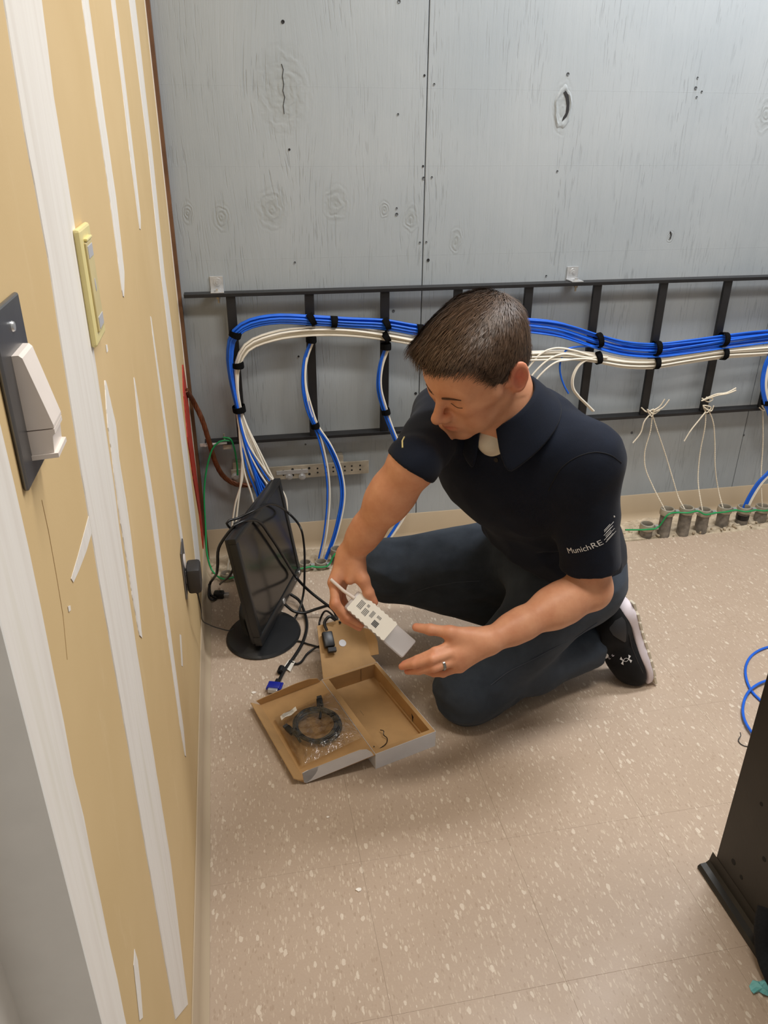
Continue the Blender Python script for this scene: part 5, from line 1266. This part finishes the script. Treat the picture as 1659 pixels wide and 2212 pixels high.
# placket buttons
for q in (.20, .62):
    p, nn_ = snap_s(vb-SU*(.012+.05*q)+SL*.003, SF, .12)
    if p is not None: MB().lathe(p, nn_, [(.0052,0),(.0050,.0016),(.0001,.0018)], 14).build('button', 'rubber_black', shirt, smooth=30)
plain('seam_navy', (9,12,20), .9)
# sleeve lettering and emblem: projected onto the left sleeve
def sleeve_text(txt, size, font_w=1.0):
    cu = bpy.data.curves.new('tmp_text', 'FONT'); cu.body = txt; cu.size = size; cu.resolution_u = 3; cu.align_x = 'LEFT'
    o = bpy.data.objects.new('tmp_text', cu); COL.objects.link(o); dg = bpy.context.evaluated_depsgraph_get(); me = bpy.data.meshes.new_from_object(o.evaluated_get(dg))
    bpy.data.objects.remove(o); bm = bmesh.new(); bm.from_mesh(me); bmesh.ops.triangulate(bm, faces=bm.faces)
    bmesh.ops.subdivide_edges(bm, edges=[e for e in bm.edges if e.calc_length() > size*.25], cuts=1); bmesh.ops.triangulate(bm, faces=bm.faces); vs = np.array([v.co[:2] for v in bm.verts]); fs = [tuple(v.index for v in f.verts) for f in bm.faces]; bm.free(); bpy.data.meshes.remove(me)
    return vs, fs
def snap_px(u, v): 
    h = bvh_s.ray_cast(Vector(CAM), Vector(nrm(ray(u, v))), 5); return np.array(h[0]), np.array(h[1])
t0_, tn = snap_px(1229,1195); t1_, _ = snap_px(1301,1176)
tx = t1_-t0_; tnn = nrm(tn*.5+snap_px(1265,1187)[1]*.5); tx = nrm(tx-tnn*(tx@tnn)); ty = np.cross(tnn, tx)
def on_sleeve(xy, lift=.0008):
    out = []
    for x, y in xy:
        p, nv = snap_s(t0_+tx*x+ty*y, tnn, .08); 
        if p is None: p, nv = t0_+tx*x+ty*y, tnn
        out.append(p+nv*lift)
    return out
wtx = np.linalg.norm(t1_-t0_)
for word, x0, w_ in (('Munich', 0, .70), ('RE', .74, .26)):
    vs, fs = sleeve_text(word, .02); vs = vs-vs.min(0); kx = (wtx*w_)/vs[:,0].max(); vs[:,0] = vs[:,0]*kx+wtx*x0; vs[:,1] = vs[:,1]*kx*1.02
    MB().add(on_sleeve(vs), fs).build('lettering', 'thread_white', shirt)
for k in range(9):      # slanted stripe emblem
    yy = .001+k*.0034; xs = wtx*1.05+.0020*math.sin(k*2.3)+.0011*k; ww = .0125+.0035*math.sin(k*2.7+1)
    q = [(xs+ww*t, yy+ww*.55*t) for t in np.linspace(0, 1, 7)]; p = on_sleeve(q+[(x, y+.0013) for x, y in q], .0012)
    MB().add(p, [(i, i+1, 8+i, 7+i) for i in range(6)]).build('emblem_stripe', 'thread_white', shirt)
MB().lathe(on_sleeve([(wtx*1.05+.026, .043)])[0], tnn, [(.0001,.0003),(.0018,.0003),(.002,-.0003)], 10).build('emblem_dot', 'thread_white', shirt)
sp_ = [snap_px(u, v) for u, v in ((1185,1060),(1197,1036),(1214,1010),(1245,988),(1285,977),(1318,983),(1342,1000))]
MB().tube(spline([p+n*.0003 for p, n in sp_], 40), .0012, 5).build('shoulder_seam', 'seam_navy', shirt, smooth=60)
# small badge on the right sleeve
try:
    p, nv = snap_px(874,945); q, _ = snap_px(870,968)
    MB().tube([p+nv*.001, lerp(p,q,.4)+nv*.002+_R*-.002, q+nv*.001], .0016, 6).build('badge', 'ivory_plastic', shirt, smooth=60)
except Exception: pass
# ---------------------------------------------------------------- jeans
Jn = SDF((.38,-1.08,-.005), (1.18,-.40,.52), .0042)
Rft = np.array([.82,-.66,.11])
Jn.ell(PC, (.158,.108,.115), PA, .05); Jn.ell(PC-PU*.05-PF*.02, (.150,.10,.10), PA, .05)
Jn.cap(J['Lhip']-SU*.01, J['Lkn']+[.02,.0,.012], .102, .077, .05); Jn.ell(PC+PF*.10-PU*.01, (.11,.08,.085), PA, .06); Jn.ell(J['Lkn']+[-.005,-.002,.0], (.075,.074,.078), None, .04)
Jn.cap(J['Lkn'], lerp(J['Lkn'], J['Lan'], .45)+[0,0,.0], .066, .064, .04); Jn.cap(lerp(J['Lkn'], J['Lan'], .45), J['Lan']+[-.02,0,.0], .064, .062, .03)
Jn.cap(J['Rhip']-SU*.01, J['Rkn'], .096, .076, .05); Jn.ell(J['Rkn']+[-.004,0,-.006], (.076,.074,.076), None, .03)
Jn.cap(J['Rkn']+[0,0,-.012], Rft, .070, .058, .03)
Jn.cap(lerp(J['Rkn'], J['Rhip'], .35)-[0,0,.055], lerp(J['Rkn'], J['Rhip'], .85)-[0,0,.085], .070, .080, .04)
jc = J['Lan']+np.array([-.040,0,0]); jd = nrm(J['Lan']-J['Lkn'])
Jn.cut(jc, jd, .003, jc-.11, jc+.12); Jn.cap(jc-jd*.008, jc+jd*.08, .053, .055, .004, 'sub')
Jn.cut((0,0,.0015), (0,0,-1), .004)
JV, JF = Jn.mesh(2); JN = vnormals(JV, JF)
wk = np.exp(-((JV-J['Lkn'])**2).sum(1)/.10**2)+np.exp(-((JV-J['Rhip'])**2).sum(1)/.16**2)+np.exp(-((JV-J['Lan'])**2).sum(1)/.09**2)+.5*np.exp(-((JV-J['Rkn'])**2).sum(1)/.10**2)
nz_ = vnoise(JV, 52, 5); JV = JV+JN*(.010*(.3-np.abs(nz_))*(.3+wk)+.0028*vnoise(JV, 120, 6)*(.3+wk))[:,None]; JV[:,2] = np.maximum(JV[:,2], .0008)
jeans = mesh_obj('jeans', JV, JF, 'denim', man); tag(jeans, 'dark blue denim jeans')
bvh_j = BVHTree.FromPolygons([tuple(v) for v in JV], [tuple(int(i) for i in f) for f in JF])
def seam_line(pxs, mat='ink_dark', r=.0012):
    pts = []
    for u, v in pxs:
        h = bvh_j.ray_cast(Vector(CAM), Vector(nrm(ray(u, v))), 5)
        if h[0] is not None: pts.append(np.array(h[0])+np.array(h[1])*.0004)
    if len(pts) > 2: MB().tube(spline(pts, 40), r, 5).build('seam', mat, jeans, smooth=60)
plain('seam_thread', (60,66,78), .8)
seam_line([(1060,1480),(1100,1450),(1150,1425),(1200,1398),(1250,1372),(1290,1345)], 'seam_thread'); seam_line([(1035,1255),(985,1258),(930,1268),(890,1282),(860,1298)], 'seam_thread')
# ---------------------------------------------------------------- shoe (left foot, on its toes, sole to the right)
H0 = np.array([1.058,-.845,.242]); sd_ = nrm((.33,-.10,-.94)); so = nrm((.94,.06,.33)); so = nrm(so-sd_*(so@sd_)); sz = -so; sw_ = np.cross(sz, sd_); sw_ = sw_ if sw_[1] < 0 else -sw_
SHA = np.array([sd_, sw_, sz])
def sp(x, y, z): return H0+sd_*x+sw_*y+sz*z         # x heel to toe, y to the outer side, z from sole to instep
shoe = thing('tmp', (0,0,0), None, None); bpy.data.objects.remove(shoe)
K = SDF(H0+[-.16,-.14,-.30], H0+[.20,.14,.06], .003)
K.ell(sp(.040,0,.055), (.042,.036,.050), SHA, .02); K.cap(sp(.05,0,.055), sp(.15,0,.050), .041, .040, .03); K.ell(sp(.165,.0,.048), (.075,.047,.045), SHA, .03)
K.ell(sp(.205,-.002,.036), (.062,.046,.032), SHA, .03); K.cap(sp(.062,0,.07), sp(.075,0,.105), .041, .039, .03)
K.cut(sp(.07,0,.112), nrm(sz*1.0-sd_*.25), .004); K.cap(sp(.070,0,.09), sp(.078,0,.16), .0315, .034, .006, 'sub')
K.cut(sp(0,0,.018), so, .003); K.cut((0,0,.004), (0,0,-1), .004)
KV, KF = K.mesh(2); upper = mesh_obj('shoe', KV, KF, 'shoe_mesh', man); tag(upper, 'black running shoe on the left foot')
bvh_k = BVHTree.FromPolygons([tuple(v) for v in KV], [tuple(int(i) for i in f) for f in KF])
K = SDF(H0+[-.10,-.14,-.30], H0+[.22,.14,.06], .003)
for x, w_, r_, t_ in ((.035,.036,.040,.016),(.085,.033,.060,.015),(.150,.041,.060,.014),(.200,.046,.066,.013)):
    K.ell(sp(x,0,.013), (r_,w_+.004,.040), SHA, .02)
K.cut(sp(0,0,.0), so, .004); K.fn(H0-.4, H0+.4, lambda P: -(((P-H0.astype(np.float32))@sz.astype(np.float32))-(.030-.010*np.clip(((P-H0.astype(np.float32))@sd_.astype(np.float32)-.02)/.10,0,1)+.004*np.cos(((P-H0.astype(np.float32))@sd_.astype(np.float32))*45))), .003, 'sub')
K.cut((0,0,.002), (0,0,-1), .004)
MV, MF = K.mesh(1); ms_ = mesh_obj('midsole', MV, MF, 'midsole', upper); tag(ms_, 'pale midsole')
for k in range(9):
    for s in (-1, 1):
        x = .012+k*.029; w_ = np.interp(x, [0,.035,.085,.15,.2,.25], [.018,.030,.026,.034,.038,.028]); p = sp(x, s*w_, -.002)
        if p[2] < .008: continue
        MB().obox(p, (.0115,.011,.0035), SHA, .0015).build('tread_block', 'outsole', ms_)
# heel counter and overlay strips on the outer side, sock, logo
def onshoe(x, z, lift=.0008):
    h = bvh_k.ray_cast(Vector(sp(x,.12,z)), Vector(-sw_), .3); return None if h[0] is None else np.array(h[0])+np.array(h[1])*lift
def shoe_patch(poly, name, mat, lift=.0012):
    pts = [onshoe(x, z, lift) for x, z in poly]
    if any(p is None for p in pts): return
    c = np.mean(pts, 0)*0+ (onshoe(np.mean([q[0] for q in poly]), np.mean([q[1] for q in poly]), lift)); n = len(pts)
    MB().add(pts+[c], [(i, (i+1) % n, n) for i in range(n)]).build(name, mat, upper)
def shoe_patch2(xs, lo, hi, name, mat):
    nr = 6; pts = []
    for x in xs:
        for k in range(nr):
            z = np.interp(x, *lo)+(np.interp(x, *hi)-np.interp(x, *lo))*k/(nr-1); p = onshoe(x, z, .0012)
            if p is None: return
            pts.append(p)
    n = len(xs); MB().add(pts, [(i*nr+k, (i+1)*nr+k, (i+1)*nr+k+1, i*nr+k+1) for i in range(n-1) for k in range(nr-1)]).build(name, mat, upper, smooth=60)
shoe_patch2(np.linspace(.018,.085,14), ([.018,.03,.085],[.040,.036,.050]), ([.018,.03,.05,.085],[.060,.082,.078,.054]), 'heel_counter', 'shoe_overlay')
MB().tube([q for q in (onshoe(x, z, .0) for x, z in ((.03,.032),(.07,.036),(.11,.038),(.15,.036),(.19,.030),(.23,.024))) if q is not None], .0014, 5).build('piping', 'shoe_overlay', upper, smooth=60)
def px_shoe(u, v, lift=.001):
    h = bvh_k.ray_cast(Vector(CAM), Vector(nrm(ray(u, v))), 5); return None if h[0] is None else np.array(h[0])+np.array(h[1])*lift
def arc_stroke(sign, ang=.28, s_=11.5):
    A_, B_ = [], []
    for t in np.linspace(-1, 1, 17):
        y = sign*(-.30+.92*t*t); x = t*.88; wv = .09+.30*abs(t)**3
        A_.append((x*(1-.22*abs(t)**3), y+sign*wv*.5)); B_.append((x*(1+.22*abs(t)**3), y-sign*wv*.5))
    rot = lambda q: (1352+s_*(q[0]*math.cos(ang)-q[1]*math.sin(ang)), 1425-s_*(q[0]*math.sin(ang)+q[1]*math.cos(ang)))
    pa = [px_shoe(*rot(q)) for q in A_]; pb = [px_shoe(*rot(q)) for q in B_]
    if any(p is None for p in pa+pb): return
    n = len(pa); MB().add(pa+pb, [(i, i+1, n+i+1, n+i) for i in range(n-1)]).build('logo', 'thread_white', upper)
arc_stroke(1); arc_stroke(-1)
for u, v in ((1324,1415),(1317,1421)):
    p = px_shoe(u, v, .0006)
    if p is not None: MB().lathe(p, -_F, [(.0026,0),(.0030,.0006),(.0020,.0008),(.0018,0)], 14).build('eyelet', 'midsole', upper)
so_ = SDF(H0+[-.20,-.12,-.26], H0+[.05,.12,.05], .003); so_.cap(J['Lan']-jd*.05, J['Lan']+jd*.01, .040, .038, .02); so_.cap(J['Lan'], sp(.072,0,.075), .038, .030, .03)
KV2, KF2 = so_.mesh(1); mesh_obj('sock', KV2, KF2, 'sock', man)
# right foot tucked under the body
K = SDF(Rft+[-.12,-.16,-.10], Rft+[.30,.16,.14], .004); K.cap(Rft+[.02,0,.0], Rft+[.12,-.01,-.045], .050, .038, .03); K.ell(Rft+[.06,0,-.055], (.13,.045,.035), None, .03); K.cut((0,0,.002), (0,0,-1), .003)
KV2, KF2 = K.mesh(1); o = mesh_obj('shoe', KV2, KF2, 'shoe_mesh', man); tag(o, 'black running shoe on the right foot, mostly hidden')
# ---------------------------------------------------------------- gadget held in the hands
s = NT('frosted_plastic'); tr = s.n('ShaderNodeBsdfTransparent'); tr.inputs[0].default_value = (.95,.95,.97,1); mx = s.n('ShaderNodeMixShader'); mx.inputs[0].default_value = .42
s.done((.78,.77,.79), .25, 0); s.l(tr.outputs[0], mx.inputs[1]); s.l(s.b.outputs[0], mx.inputs[2]); s.l(mx.outputs[0], s.out.inputs[0]); MATS['frosted'] = s.m
g0, g1 = at(758,1294,d=1.592), at(884,1404,d=1.578); gx_ = nrm(g1-g0); gn = -_F+gx_*(_F@gx_); gn = nrm(gn+cv(.15,.35,0)); gn = nrm(gn-gx_*(gn@gx_)); gy_ = np.cross(gn, gx_); gl = np.linalg.norm(g1-g0); GA = np.array([gx_, gy_, gn])
gad = thing('gadget_package', lerp(g0, g1, .5)-[0,0,.05], 'small gadget in frosted plastic with a white serrated label, held in both hands', 'package')
def gp(x, y, z): return g0+gx_*x+gy_*y+gn*z
MB().obox(gp(gl*.5,0,0), (gl*.5,.0225,.0075), GA, .004).build('sleeve', 'frosted', gad, smooth=30)
lx0, lx1 = .006, .105; zig = []
for k in range(19): zig.append((lx0+(lx1-lx0)*k/18, .0215+.0022*(k % 2)))
poly = zig+[(x, -y) for x, y in zig[::-1]]
MB().prism([gp(x, y, .0078) for x, y in poly], gn*.0009).build('label', 'paper_white', gad)
for (xa, xb, ya, yb, m_) in ((.018,.030,-.006,.012,'ink_grey'),(.034,.046,-.010,.004,'ink_grey'),(.034,.040,.008,.014,'ink_grey'),(.050,.058,-.004,.010,'ink_grey'),(.064,.077,-.014,-.002,'ink_dark'),(.064,.074,.004,.010,'ink_grey')):
    for q in range(4 if m_ == 'ink_grey' else 5):
        xx0 = xa+(xb-xa)*q/(4 if m_ == 'ink_grey' else 5); MB().prism([gp(xx0, ya, .0088), gp(xx0+(xb-xa)*.16, ya, .0088), gp(xx0+(xb-xa)*.16, yb, .0088), gp(xx0, yb, .0088)], gn*.0002).build('print_mark', m_, gad)
MB().tube([at(714,1251,d=1.582), at(742,1276,d=1.582), gp(.004,.004,.009)], [.0034,.0036,.0038], 8).build('seal_strip', 'light_plastic', gad, smooth=60)
